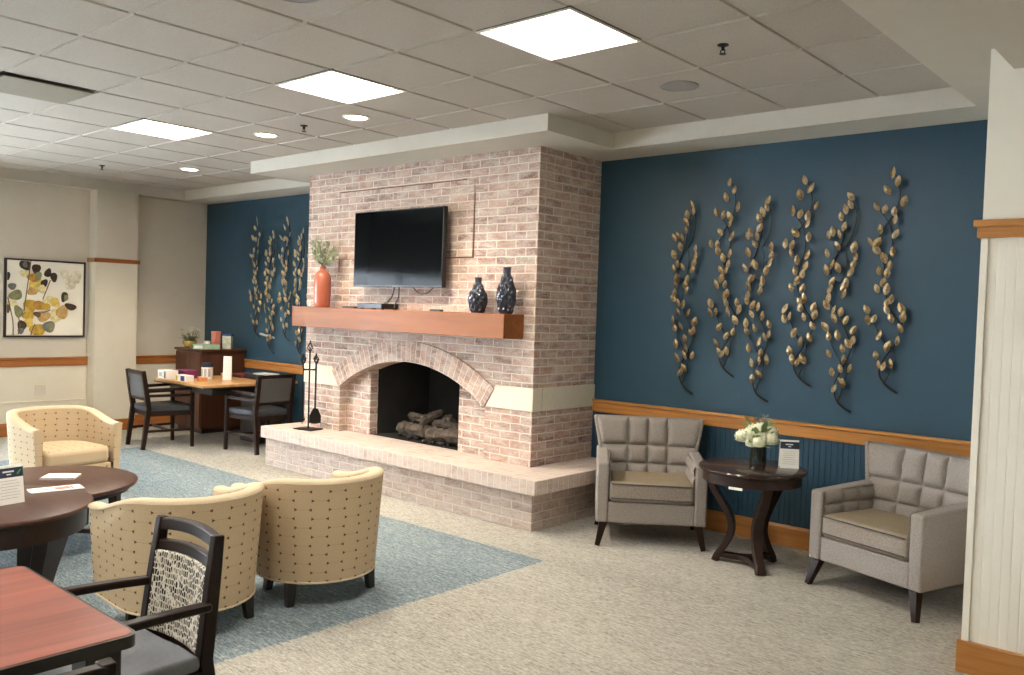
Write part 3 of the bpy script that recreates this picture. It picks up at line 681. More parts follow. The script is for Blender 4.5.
# ------------------------------------------------------------------ yellow barrel chairs
def barrel(label,loc,rz):
    r=thing('barrel_chair',label,'armchair',loc,rz,'yellow patterned barrel chairs')
    hx,ys,yb,yfr=.378,-.01,.365,-.33; th=.080
    def outline(off,nS=8,nC=26):
        p=[]; a=hx-off; b=yb-ys-off
        for k in range(nS): p.append((-a,yfr+(ys-yfr)*k/nS))
        for k in range(nC+1):
            t_=PI-PI*k/nC; p.append((a*math.cos(t_),ys+b*math.sin(t_)))
        for k in range(1,nS+1): p.append((a,ys+(yfr-ys)*k/nS))
        return p
    out=outline(0); inn=outline(th); n=len(out)
    s=[0]
    for i in range(1,n): s.append(s[-1]+math.hypot(out[i][0]-out[i-1][0],out[i][1]-out[i-1][1]))
    Ls=s[-1]
    def top(i):
        y=out[i][1]; t_=max(0,min(1,(y+.30)/.50)); t_=t_*t_*(3-2*t_); return .610+.100*t_
    def sc_(z): return .90+.10*min(1,(z-.14)/.55)
    nv=10; v=[];uv=[]
    for j in range(nv+1):
        for i in range(n):
            z=.14+(top(i)-.02-.14)*j/nv; k=sc_(z); v.append((out[i][0]*k,out[i][1]*k if out[i][1]>0 else out[i][1],z)); uv.append((s[i]-Ls/2,z))
    m=MB(); F=[];U=[]
    for j in range(nv):
        for i in range(n-1):
            f=(j*n+i,j*n+i+1,(j+1)*n+i+1,(j+1)*n+i); F.append(f); U.append([uv[q] for q in f])
    m.add(v,F,0,U)
    m.build('outer_shell',M['dumbbell'],r,smooth=60,fix=False)
    v=[];uv=[]
    for j in range(nv+1):
        for i in range(n):
            z=.28+(top(i)-.02-.28)*j/nv; v.append((inn[i][0],inn[i][1],z)); uv.append((s[i]*.85-Ls*.425,z))
    F=[];U=[]
    for j in range(nv):
        for i in range(n-1):
            f=(j*n+i+1,j*n+i,(j+1)*n+i,(j+1)*n+i+1); F.append(f); U.append([uv[q] for q in f])
    m=MB(); m.add(v,F,0,U)
    # front faces of the arms
    for side,i in ((-1,0),(1,n-1)):
        fr=[]
        x0,x1=side*(hx-th),side*hx
        for z in (.14,.30,.45,top(i)-.02):
            k=sc_(z); fr+=[(x0,yfr,z),(x1*k,yfr,z)]
        uvs=[(abs(p[0])-.3+.15,p[2]) for p in fr]
        ff=[(0,1,3,2),(2,3,5,4),(4,5,7,6)]
        if side<0: ff=[f[::-1] for f in ff]
        m.add(fr,ff,0,[[uvs[q] for q in f] for f in ff])
    m.build('inner_back',M['dumbbell'],r,smooth=60,fix=False)
    # rounded top roll; plain cloth paints in the light that hides the pattern
    v=[];F=[]; nk=7
    for i in range(n):
        for k in range(nk):
            a=PI*k/(nk-1); c=(math.cos(a)+1)/2; x=inn[i][0]+(out[i][0]-inn[i][0])*(c*1.02-.01); y=inn[i][1]+(out[i][1]-inn[i][1])*(c*1.02-.01)
            v.append((x,y,top(i)-.022+.022*math.sin(a)**.6))
    for i in range(n-1):
        for k in range(nk-1): F.append((i*nk+k,(i+1)*nk+k,(i+1)*nk+k+1,i*nk+k+1))
    F.append(tuple(range(nk))); F.append(tuple((n-1)*nk+k for k in range(nk))[::-1])
    m=MB(); m.add(v,F); m.build('top_roll',M['cream_cloth'],r,smooth=60)
    m=MB(); m.tube([(v_[0]*1.003*sc_(.15),(v_[1]*sc_(.15) if v_[1]>0 else v_[1])*1.003,.142) for v_ in out],.006,6); m.build('bottom_welt',M['cream_cloth'],r)
    # base, front rail, cushion
    m=MB(); pl=[(x*.95,y*.95) for x,y in inn]; pl=pl[::-1]; m.slab(pl,.145,.276); m.build('seat_deck',M['cream_cloth'],r)
    m=MB(); pl=[(-.272,-.330),(.272,-.330)]+[(.272*math.cos(a),-.02+.235*math.sin(a)) for a in [PI*k/14 for k in range(15)]]
    m.slab(pl,.275,.425)
    m.uv=[[ (m.v[q][0],m.v[q][1]) for q in f] for f in m.f]
    m.build('seat_cushion',M['dumbbell'],r,bevel=.045,seg=4)
    m=MB(); m.box(-.275,.275,-.322,-.30,.14,.28); m.uv=[[(m.v[q][0],m.v[q][2]) for q in f] for f in m.f]; m.build('seat_rail',M['dumbbell'],r,bevel=.006)
    for sx,sy in ((-1,-1),(1,-1),(-1,1),(1,1)):
        x,y=sx*(.255 if sy>0 else .20),(.150 if sy>0 else -.17)
        m=MB(); m.bar((x,y,.146),(x+sx*.012,y+sy*.012,0),.056,.056,(0,1,0),.040,.040); m.build('leg',M['edge_black'],r,bevel=.003)
    return r
bc=barrel('yellow patterned barrel chair seen from behind, left one of the near pair',(-4.140,2.222,0),R(-93))
def treedup(root,loc,rz,label): return dup(root,loc,rz,label)
dup(bc,(-4.100,3.003,0),R(-94.5),'yellow patterned barrel chair seen from behind, right one of the near pair, toward the fireplace')
dup(bc,(-7.53,2.87,0),R(98),'yellow patterned barrel chair facing the camera, behind the round tables')

# ------------------------------------------------------------------ round coffee tables
ca=thing('coffee_table','nearer and taller round dark coffee table cut by the left edge of the photo','coffee table',(-5.13,1.620,0))
m=MB(); m.lathe([(0,.500),(.486,.500),(.498,.508),(.500,.517),(.496,.526),(.488,.530),(0,.530)],72,cap=False); m.build('tabletop',M['espresso_top'],ca,smooth=35)
m=MB(); m.lathe([(.40,.385),(.462,.385),(.466,.395),(.466,.501),(.40,.501)],72,cap=False); m.build('apron',M['table_dark'],ca,smooth=35)
for a in (-57,33,123,213):
    c_,s_=math.cos(R(a)),math.sin(R(a)); pts=[(c_*k,s_*k,z) for k,z in ((.37,.42),(.35,.32),(.325,.22),(.305,.12),(.30,.05),(.31,0))]
    p=smoothpath(pts,4); n=len(p); m=MB(); m.sweep(p,[.20-.125*(k/(n-1))**.8 for k in range(n)],[.09-.04*k/(n-1) for k in range(n)],up=(c_,s_,0)); m.build('leg',M['table_dark'],ca,bevel=.005)
cb=thing('coffee_table','farther and lower round dark coffee table in front of the facing yellow chair','coffee table',(-6.10,2.24,0))
m=MB(); m.lathe([(0,.388),(.566,.388),(.578,.396),(.58,.405),(.576,.415),(.568,.42),(0,.42)],72,cap=False); m.build('tabletop',M['espresso_top'],cb,smooth=35)
m=MB(); m.lathe([(.47,.355),(.53,.355),(.53,.389),(.47,.389)],64,cap=False); m.build('apron',M['table_dark'],cb,smooth=35)
for a in (38,128,218,308):
    c_,s_=math.cos(R(a)),math.sin(R(a)); m=MB(); m.bar((c_*.49,s_*.49,.389),(c_*.50,s_*.50,0),.062,.062,(0,0,1) if False else (c_,s_,0),.046,.046); m.build('leg',M['table_dark'],cb,bevel=.004)
m=MB()
for a in (38,128):
    c_,s_=math.cos(R(a)),math.sin(R(a)); m.bar((-c_*.45,-s_*.45,.10),(c_*.45,s_*.45,.10),.035,.028)
m.build('stretcher',M['table_dark'],cb)

# ------------------------------------------------------------------ near dining table and chairs
dt=thing('dining_table','square reddish wood table with black edge at the lower left corner','table',(-2.735,.67,0))
def rrect(a,b,r_,n=5):
    p=[]
    for cx,cy_,s0 in ((a-r_,b-r_,0),(-a+r_,b-r_,90),(-a+r_,-b+r_,180),(a-r_,-b+r_,270)):
        for k in range(n+1): t_=R(s0+90*k/n); p.append((cx+r_*math.cos(t_),cy_+r_*math.sin(t_)))
    return p
MB().slab(rrect(.424,.424,.03),.712,.7402).build('tabletop',M['mahogany'],dt,bevel=.004)
m=MB(); o_=rrect(.432,.432,.036); i_=rrect(.4235,.4235,.03); n=len(o_)
v=[(x,y,z) for z in (.704,.738) for x,y in o_]+[(x,y,z) for z in (.704,.738) for x,y in i_]
m.add(v,[(k,(k+1)%n,n+(k+1)%n,n+k) for k in range(n)]+[(2*n+(k+1)%n,2*n+k,3*n+k,3*n+(k+1)%n) for k in range(n)]+[(n+k,n+(k+1)%n,3*n+(k+1)%n,3*n+k) for k in range(n)]+[((k+1)%n,k,2*n+k,2*n+(k+1)%n) for k in range(n)])
m.build('edge_band',M['edge_black'],dt,smooth=40)
MB().box(-.41,.41,-.41,.41,.698,.713).build('underside',M['edge_black'],dt)
for sx in (-1,1):
    for sy in (-1,1): MB().box(sx*.35-.048,sx*.35+.048,sy*.35-.048,sy*.35+.048,0,.70).build('leg',M['edge_black'],dt,bevel=.004)

def dining_chair(label,loc,rz):
    r=thing('dining_chair',label,'chair',loc,rz,'dark dining chairs at the near table')
    def py(z): return .30-.17*z if z<.46 else .222+.115*(z-.46)
    for s in (-1,1):
        m=MB(); zz=[0,.15,.30,.46,.60,.75,.872]; m.sweep([(s*(.205-.022*(z/.872)),py(z),z) for z in zz],[.034,.036,.038,.04,.04,.038,.036],[.034,.04,.046,.05,.048,.044,.036],up=(0,1,0)); m.build('leg',M['dark_wood'],r,bevel=.005)
        m=MB(); m.bar((s*.222,-.19,.64),(s*.222,-.205,0),.038,.038,(0,1,0),.03,.03); m.build('leg',M['dark_wood'],r,bevel=.004)
        pts=[(s*.200,py(.64)-.010,.640),(s*.212,.10,.648),(s*.222,-.03,.652),(s*.230,-.14,.652),(s*.234,-.22,.648)]
        p=smoothpath(pts,4); m=MB(); m.sweep(p,.046,.028); m.build('armrest',M['dark_wood'],r,bevel=.008,seg=3)
        m=MB(); m.bar((s*.222,-.18,.20),(s*.22,py(.2),.20),.022,.026); m.build('stretcher',M['dark_wood'],r,bevel=.003)
    def curved(z0,z1,arc,name,mat,d0,d1,hw=.170,n=14,y_off=0,zc=0):
        m=MB(); v=[]
        for i in range(n+1):
            u=-1+2*i/n; x=u*hw; bow=.022*(1-u*u); zt=zc*(1-u*u)
            for z in (z0+zt*(0 if name=='back_panel' else 1),z1+zt):
                yy=py(z)+bow+y_off
                v+=[(x,yy+d0,z),(x,yy+d1,z)]
        f=[]
        for i in range(n):
            a=i*4;b=a+4
            f+=[(a,b,b+2,a+2),(b+1,a+1,a+3,b+3),(a+2,b+2,b+3,a+3),(b,a,a+1,b+1)]
        f+=[(0,2,3,1),(n*4,n*4+1,n*4+3,n*4+2)]
        m.add(v,f); return m.build(name,mat,r,bevel=.005)
    curved(.825,.866,.02,'crest_rail',M['dark_wood'],-.018,.018,.186,zc=.012)
    curved(.752,.792,.02,'back_rail',M['dark_wood'],-.014,.014,.174,zc=.008)
    curved(.475,.756,.02,'back_panel',M['chain'],-.022,.016,.170,zc=.006)
    curved(.452,.478,.02,'back_rail',M['dark_wood'],-.014,.014,.180)
    m=MB(); m.box(-.215,.215,-.20,.215,.385,.432)
    m.build('seat_rail',M['dark_wood'],r,bevel=.004)
    m=MB(); m.slab([(-.212,-.225),(.212,-.225),(.214,.205),(-.214,.205)],.430,.482); m.build('seat',M['slate_vinyl'],r,bevel=.022,seg=4)
    m=MB(); m.bar((-.22,.03,.20),(.22,.03,.20),.022,.024); m.build('stretcher',M['dark_wood'],r)
    return r
dc=dining_chair('dark wooden armchair with patterned back pushed up to the red wood table',(-2.815,1.25,0),R(1.5))
dup(dc,(-2.135,.635,0),R(-90),'dark chair whose crest rail alone shows at the bottom edge')

# ------------------------------------------------------------------ game table corner
gt=thing('game_table','tan topped game table with boxes on it in the far corner','table',(-9.12,5.39,0))
m=MB(); m.box(-.55,.55,-.65,.55,.712,.742); m.build('tabletop',M['tan_top'],gt,bevel=.004)
m=MB(); m.box(-.552,.552,-.652,.552,.700,.714); m.build('edge_band',M['edge_black'],gt)
m=MB()
for s in (-1,1): m.box(-.46,.46,s*.44-.062,s*.44-.038,.62,.702); m.box(s*.46-.012,s*.46+.012,-.50,.40,.62,.702)
m.build('apron',M['edge_black'],gt)
m=MB(); m.box(-.10,.32,.20,.50,0,.702); m.build('pedestal',M['edge_black'],gt,bevel=.004)
def game_chair(label,loc,rz):
    r=thing('guest_chair',label,'chair',loc,rz,'grey upholstered chairs at the game table')
    def py(z): return .285-.12*z if z<.45 else .231+.16*(z-.45)
    def px(z): return .212+.0*z
    for s in (-1,1):
        m=MB(); zz=[0,.2,.45,.65,.865]; m.sweep([(s*.222,py(z),z) for z in zz],[.040,.044,.048,.048,.046],[.040,.048,.054,.052,.044],up=(0,1,0)); m.build('leg',M['dark_wood'],r,bevel=.004)
        m=MB(); m.bar((s*.268,-.235,.655),(s*.272,-.245,0),.042,.042,(0,1,0),.036,.036); m.build('leg',M['dark_wood'],r,bevel=.004)
        m=MB(); m.bar((s*.228,py(.66),.655),(s*.27,-.255,.665),.044,.032); m.build('armrest',M['dark_wood'],r,bevel=.005)
        m=MB(); m.bar((s*.228,py(.59),.590),(s*.268,-.235,.590),.026,.030); m.build('arm_rail',M['dark_wood'],r)
        m=MB(); m.bar((s*.222,py(.2),.20),(s*.27,-.24,.20),.022,.028); m.build('stretcher',M['dark_wood'],r)
    m=MB(); m.hexa([(-.21,py(.825)-.016,.825),(.21,py(.825)-.016,.825),(.21,py(.825)+.016,.825),(-.21,py(.825)+.016,.825)],[(-.21,py(.865)-.016,.865),(.21,py(.865)-.016,.865),(.21,py(.865)+.016,.865),(-.21,py(.865)+.016,.865)]); m.build('crest_rail',M['dark_wood'],r,bevel=.004)
    m=MB(); m.box(-.21,.21,py(.55)-.014,py(.55)+.014,.535,.562); m.build('back_rail',M['dark_wood'],r)
    m=MB(); a,b=.560,.828; m.hexa([(-.202,py(a)-.026,a),(.202,py(a)-.026,a),(.202,py(a)+.020,a),(-.202,py(a)+.020,a)],[(-.202,py(b)-.026,b),(.202,py(b)-.026,b),(.202,py(b)+.020,b),(-.202,py(b)+.020,b)]); m.build('back_pad',M['grey_back'],r,bevel=.012,seg=3)
    m=MB(); m.slab([(-.25,-.225),(.25,-.225),(.205,.225),(-.205,.225)],.36,.405); m.build('seat_rail',M['dark_wood'],r)
    m=MB(); m.slab([(-.262,-.268),(.262,-.268),(.200,.235),(-.200,.235)],.402,.478); m.build('seat',M['charcoal_vinyl'],r,bevel=.022,seg=4)
    m=MB(); m.bar((-.245,0,.20),(.245,0,.20),.02,.026); m.build('stretcher',M['dark_wood'],r)
    return r
gc=game_chair('grey padded chair seen from its side in front of the left wall column',(-9.39,4.69,0),R(175.5))
dup(gc,(-8.47,5.38,0),R(-88),'grey padded armchair at the right of the game table, beside the hearth')
# corner cabinet
cc=thing('corner_cabinet','dark walnut cabinet in the far corner behind the game table','cabinet',(-10.205,5.735,0))
MB().box(-.315,.315,-.290,.300,.06,1.02).build('carcass',M['walnut'],cc)
MB().box(-.30,.30,-.265,.28,0,.062).build('plinth',M['edge_black'],cc)
m=MB(); m.box(-.335,.335,-.315,.315,1.02,1.05); m.build('top',M['walnut'],cc,bevel=.004)
for s in (-1,1):
    d_=MB().box(min(s*.006,s*.308),max(s*.006,s*.308),-.308,-.290,.08,1.005).build('door',M['walnut'],cc,bevel=.004)
    MB().bar((s*.03,-.315,.55),(s*.03,-.315,.66),.012,.012).build('handle',M['black_metal'],d_)
# ------------------------------------------------------------------ television and things on the mantel
tv=thing('television','black flat television mounted on the brick above the mantel','television',(-5.915,5.12,2.186),R(0))
m=MB(); m.box(-.600,.605,-.012,.035,-.350,.346); m.build('case',M['black_plastic'],tv,bevel=.004)
MB().box(-.590,.595,-.0145,-.0118,-.334,.337).build('screen',M['screen'],tv)
MB().box(-.22,.22,.034,.118,-.18,.18).build('wall_mount',M['black_metal'],tv)
MB().box(-.035,.035,-.0150,-.0118,-.348,-.341).build('badge',plain('badge_grey',rgb(110,112,116),.4),tv)
m=MB(); m.tube(smoothpath([(-.08,.06,-.30),(-.10,.05,-.42),(-.15,.05,-.47),(-.17,.03,-.515)],5),.007,6); m.tube(smoothpath([(-.04,.07,-.30),(-.03,.06,-.44),(-.06,.05,-.50),(-.05,.03,-.54)],5),.006,6)
m.tube(smoothpath([(.10,.08,-.30),(.18,.09,-.385),(.30,.09,-.40),(.40,.09,-.34),(.44,.08,-.28)],5),.006,6); m.build('cable',M['black_plastic'],tv)
ZM=1.6307
r=thing('cable_box','black cable box lying on the mantel under the television','box',(-6.17,5.13,ZM),R(-4))
MB().box(-.19,.19,-.10,.09,.006,.052).build('case',M['black_plastic'],r,bevel=.004)
m=MB()
for sx in (-1,1):
    for sy in (-1,1): m.box(sx*.16-.015,sx*.16+.015,sy*.07-.012,sy*.07+.012,0,.008)
m.build('foot',M['black_plastic'],r)
m=MB(); m.tube(smoothpath([(-.2,.0,.01),(-.28,.03,.006),(-.36,.0,.006),(-.50,.05,.006)],5),.0045,5); m.build('cable',M['black_plastic'],r)
tag(MB().box(-.045,.045,-.03,.03,0,.016).build('adapter',M['grey_grille'],bevel=.003,loc=(-6.09,5.12,ZM+.052)),'small grey adapter sitting on top of the cable box','adapter')
def remote(x,y,ln,rz,lb):
    r=thing('remote_control',lb,'remote',(x,y,ZM),rz); MB().box(-ln/2,ln/2,-.02,.02,0,.018).build('case',M['black_plastic'],r,bevel=.004)
    m=MB()
    for k in range(5): m.box(-ln*.35+k*ln*.14-.004,-ln*.35+k*ln*.14+.004,-.01,.01,.0175,.0195)
    m.build('buttons',M['grey_print'],r)
remote(-6.55,5.10,.17,R(3),'black remote control on the mantel left of the cable box')
remote(-5.36,5.10,.13,R(2),'short black remote control on the mantel right of the television center')
r=thing('vase','terracotta orange bottle vase at the left end of the mantel','vase',(-6.985,5.10,ZM))
m=MB(); m.lathe([(0,0),(.066,0),(.074,.008),(.080,.05),(.083,.12),(.083,.22),(.081,.28),(.073,.322),(.055,.347),(.034,.360),(.028,.370),(.028,.388),(.033,.396),(.028,.398),(.022,.390),(.02,.37)],40,cap=False); m.build('body',M['terracotta'],r,smooth=60)
rnd=random.Random(11)
def leaf(m,c,d,n,ln,w,cup=.15,mi=0):
    """small closed leaf from c along d, facing n"""
    d=Vector(d).normalized(); n=Vector(n); n=(n-d*n.dot(d)).normalized(); s=d.cross(n); c=Vector(c); v=[]
    prof=((0,0),(.06,.36),(.18,.72),(.34,.96),(.50,1),(.66,.88),(.80,.64),(.92,.32),(1,0))
    L_=[c+d*(ln*t_)+s*(-w/2*q) for t_,q in prof]; R_=[c+d*(ln*t_)+s*(w/2*q) for t_,q in prof[1:-1]]
    ring=L_+R_[::-1]; k=len(ring)
    f_=c+d*ln*.5+n*ln*cup; b_=c+d*ln*.5-n*ln*.03
    m.add(ring+[f_,b_],[(i,(i+1)%k,k) for i in range(k)]+[((i+1)%k,i,k+1) for i in range(k)],mi)
sp=thing('olive_sprigs','loose sage green sprigs standing in the terracotta vase','plant',(-6.985,5.10,ZM+.37))
ms=MB(); ml=MB()
for k in range(20):
    a=rnd.uniform(0,2*PI); sp_=rnd.uniform(.08,.27); h=rnd.uniform(.17,.34)-sp_*.25; dx,dy=math.cos(a)*sp_,math.sin(a)*sp_*.42
    p=smoothpath([(0,0,-.05),(dx*.08,dy*.08,.03),(dx*.5,dy*.5,h*.55),(dx,dy,h)],6); ms.tube(p,[.0022]*len(p),5)
    for i in range(9,len(p)):
        for s in (-1,1):
            t_=(p[i]-p[i-1]).normalized(); b_=rnd.uniform(0,2*PI); side=Vector((math.cos(b_),math.sin(b_)*.6,rnd.uniform(-.2,.5)))
            leaf(ml,p[i],t_*.35+side,(rnd.uniform(-.6,.6),-1,rnd.uniform(-.3,.8)),rnd.uniform(.036,.058),rnd.uniform(.013,.019),.06)
ms.build('stem',M['sprig'],sp); ml.build('leaves',M['sage'],sp,fix=False)
def dimpled(loc,h,lb,prof,n=9):
    r=thing('vase',lb,'vase',loc); seg,rings=72,46; m=MB(); v=[]
    for j in range(rings+1):
        z=j/rings
        for q in range(len(prof)-1):
            if prof[q][1]<=z<=prof[q+1][1]: break
        t_=(z-prof[q][1])/(prof[q+1][1]-prof[q][1]); t_=t_*t_*(3-2*t_); rr=prof[q][0]+(prof[q+1][0]-prof[q][0])*t_
        for k in range(seg):
            a=2*PI*k/seg; amp=.21*max(0,min(1,(.90-z)/.15))*min(1,z/.06+.2)
            w=min(abs(math.sin(n/2*a+z*13)),abs(math.sin(n/2*a-z*13)))
            rq=rr*(1-amp*(w**.7-.25)); v.append((rq*math.cos(a),rq*math.sin(a),z*h))
    f=[(j*seg+k,j*seg+(k+1)%seg,(j+1)*seg+(k+1)%seg,(j+1)*seg+k) for j in range(rings) for k in range(seg)]
    f.append(tuple(range(seg))[::-1]); m.add(v,f); m.build('body',M['gunmetal'],r,smooth=30,fix=False)
    rt=prof[-1][0]; m=MB(); m.lathe([(rt*.8,h-.03),(rt*.8,h),(rt*1.06,h+.002),(rt*1.04,h-.012),(rt,h-.014)],36,cap=False); m.build('lip',M['gunmetal'],r,smooth=40)
dimpled((-4.893,5.12,ZM),.290,'shorter dark dimpled vase on the mantel right end',[(.052,0),(.066,.08),(.084,.36),(.078,.5),(.044,.74),(.029,.86),(.028,1)])
dimpled((-4.580,5.12,ZM),.372,'taller dark dimpled vase at the right end of the mantel',[(.050,0),(.064,.08),(.082,.34),(.078,.5),(.050,.74),(.032,.88),(.032,1)])

# ------------------------------------------------------------------ fireplace tools on the hearth
ZH=.413
r=thing('tool_stand','black wrought iron fireplace tool stand on the hearth','fireplace tools',(-7.12,5.07,ZH),R(12))
m=MB(); m.slab([(-.115,-.09),(.115,-.09),(.115,.09),(-.115,.09)],0,.012); m.build('base',M['black_metal'],r,bevel=.003)
m=MB(); m.tube([(0,0,.01),(0,0,.78)],.008,8); m.lathe([(.0,.0),(.018,.0),(.010,.02),(.0,.03)],10,(0,0,.012)); m.build('pole',M['black_metal'],r)
def cage(m,z0,z1,rad,n=4):
    for k in range(n):
        p=[]
        for i in range(9):
            t_=i/8; a=2*PI*k/n+t_*2.2; p.append((rad*math.sin(PI*t_)*math.cos(a),rad*math.sin(PI*t_)*math.sin(a),z0+(z1-z0)*t_))
        m.tube(p,.0045,5)
m=MB(); cage(m,.775,.865,.026); m.tube([(0,0,.86),(0,0,.885)],.006,6); m.build('finial',M['black_metal'],r)
m=MB(); m.tube([(-.075,0,.595),(.075,0,.595)],.0065,6); m.tube([(0,-.075,.595),(0,.075,.595)],.0065,6)
for dx,dy in ((.075,0),(-.075,0),(0,.075),(0,-.075)): m.tube([(dx,dy,.595),(dx*1.15,dy*1.15,.605),(dx*1.25,dy*1.25,.622)],.005,5)
m.build('hook_bar',M['black_metal'],r)
c12,s12=math.cos(R(12)),math.sin(R(12))
def tool(name,dx,dy,lb,kind):
    x=-7.12+dx*c12-dy*s12; y=5.07+dx*s12+dy*c12
    r=thing(name,lb,'fireplace tool',(x,y,ZH),R(54)); m=MB(); m.tube([(0,0,.20),(0,0,.66)],.006,6); m.build('shaft',M['black_metal'],r)
    m=MB(); cage(m,.655,.735,.024); m.tube([(0,0,.735),(0,0,.755)],.006,6); m.build('handle',M['black_metal'],r)
    m=MB()
    if kind=='shovel':
        n=9; v=[]
        for j in range(5):
            t_=j/4; w=.022+.034*min(1,t_*2.2); 
            for i in range(n):
                u=-1+2*i/(n-1); v.append((u*w,-.012*(1-u*u)*(.4+t_)+.01*t_,.215-.145*t_))
        m.add(v,grid_faces(n,5)); v2=[(a,b+.004,c) for a,b,c in v]; m.add(v2,[f[::-1] for f in grid_faces(n,5)]); m.build('pan',M['black_metal'],r,smooth=60,fix=False)
    elif kind=='brush':
        m.lathe([(.0,.05),(.034,.05),(.03,.15),(.014,.20),(.008,.21),(0,.21)],14,cap=False); m.build('bristles',M['edge_black'],r)
    else:
        m.tube([(0,0,.21),(0,0,.10),(0,0,.06)],[.006,.006,.002],6); m.tube(smoothpath([(0,0,.12),(.02,0,.10),(.028,0,.125)],4),.005,5); m.build('hook',M['black_metal'],r)
tool('hearth_shovel',.088,0,'black hearth shovel hanging on the tool stand, blade toward the firebox','shovel')
tool('hearth_brush',0,.088,'black hearth brush hanging on the wall side of the tool stand','brush')
tool('fire_poker',0,-.088,'black fire poker hanging at the front of the tool stand','poker')

# ------------------------------------------------------------------ metal vines on the blue wall
def vine(kind,bx,bz,seed,label,group):
    rnd=random.Random(seed); Ld,Sd=(VL_A,VS_A) if kind=='A' else (VL_B,VS_B)
    kk=1-.045/D; r=thing('metal_vine',label,'wall art',(bx*kk,D-.002,1.665+(bz-1.665)*kk),group=group)
    m=MB()
    for k,s in enumerate(Sd):
        n=len(s); pts=[]
        for i,(x,z) in enumerate(s):
            t_=i/(n-1); y=-.026-.014*math.sin(PI*t_+k)-(0 if (i>1 or k) else 0)
            pts.append((x/1000+rnd.uniform(-.004,.004),y,z/1000))
        p=smoothpath(pts,5); q=len(p); m.tube(p,[.0078-.0042*(i/(q-1)) if k==0 else .0055-.0028*(i/(q-1)) for i in range(q)],6)
    # short wall pegs
    for z in (.30,1.05): m.tube([(-.07,.003,z),(-.07,-.03,z)],.004,5)
    m.build('stem',M['stem'],r)
    m=MB(); st=[Vector((x/1000,0,z/1000)) for s in Sd for x,z in s]
    for x,z in Ld:
        c=Vector((x/1000+rnd.uniform(-.006,.006),0,z/1000+rnd.uniform(-.006,.006)))
        near=min(st,key=lambda q:(q-c).length); side=1 if c.x>=near.x else -1
        lean=side*rnd.uniform(.05,.55)+rnd.uniform(-.2,.2)
        d=Vector((math.sin(lean),-.10+rnd.uniform(-.2,.15),math.cos(lean))); n=Vector((rnd.uniform(-.45,.45),-1,rnd.uniform(-.1,.35)))
        ln=rnd.uniform(.064,.086); yy=-.036-rnd.uniform(0,.022)
        leaf(m,(c.x-d.x*ln*.5,yy,c.z-d.z*ln*.5),d,n,ln,ln*rnd.uniform(.50,.60),.13)
    m.build('leaves',M['bronze'],r,fix=False)
ordn=['first metal leaf vine from the fireplace, lower one','second metal leaf vine from the fireplace, raised higher','third metal leaf vine from the fireplace, hung lower','fourth metal leaf vine from the fireplace, raised higher','fifth metal leaf vine from the fireplace, the one reaching lowest','sixth metal leaf vine, nearest the white pier']
for k,(x,z) in enumerate(((-3.424,1.043),(-3.07,1.205),(-2.793,1.040),(-2.471,1.182),(-2.175,1.023),(-1.868,1.184))):
    vine('AB'[k%2],x,z,20+k,ordn[k]+', on the blue wall','metal leaf vines on the right blue wall')
ordl=['leftmost metal leaf vine on the far dark blue wall','second metal leaf vine from the corner on the far blue wall, hung lower','third metal leaf vine from the corner on the far blue wall, raised','far blue wall metal leaf vine ending behind the left end of the mantel','metal leaf vine half hidden behind the left edge of the chimney']
for k,(x,z) in enumerate(((-9.62,1.215),(-9.30,1.03),(-8.965,1.20),(-8.67,1.02),(-8.37,1.185))):
    vine('BA'[k%2],x,z,40+k,ordl[k],'metal leaf vines on the far blue wall')
m=MB(); m.bar((-9.56,D-.02,1.262),(-9.24,D-.02,1.222),.012,.022); tag(m.build('wall_strip',M['grey_print']),'thin pale slanted strip on the far blue wall below the metal vines','strip')

# ------------------------------------------------------------------ painting on the left wall
pa=thing('painting','framed square painting of yellow and brown leaves on the left wall','picture',(XL,4.008,1.618))
m=MB(); h_,w_=.457,.448
for s in (-1,1): m.box(.004,.045,min(s*(w_-.02),s*w_),max(s*(w_-.02),s*w_),-h_,h_); m.box(.004,.045,-w_+.02,w_-.02,min(s*(h_-.02),s*h_),max(s*(h_-.02),s*h_))
m.build('frame',M['edge_black'],pa)
MB().box(.002,.034,-w_+.018,w_-.018,-h_+.018,h_-.018).build('canvas',plain('canvas_white',rgb(240,234,220),.8,var=.05,scale=4),pa)
pc=[('dk',(66,50,38)),('ol',(132,134,96)),('go',(196,158,58)),('yl',(218,190,98)),('py',(226,214,162)),('vp',(224,216,190)),('tn',(200,160,98)),('gr',(118,118,112)),('og',(186,136,60)),('st',(112,92,70))]
pm=[plain('paint_'+a,rgb(*c),.75,var=.25,scale=22) for a,c in pc]; pi_={a:i for i,(a,c) in enumerate(pc)}
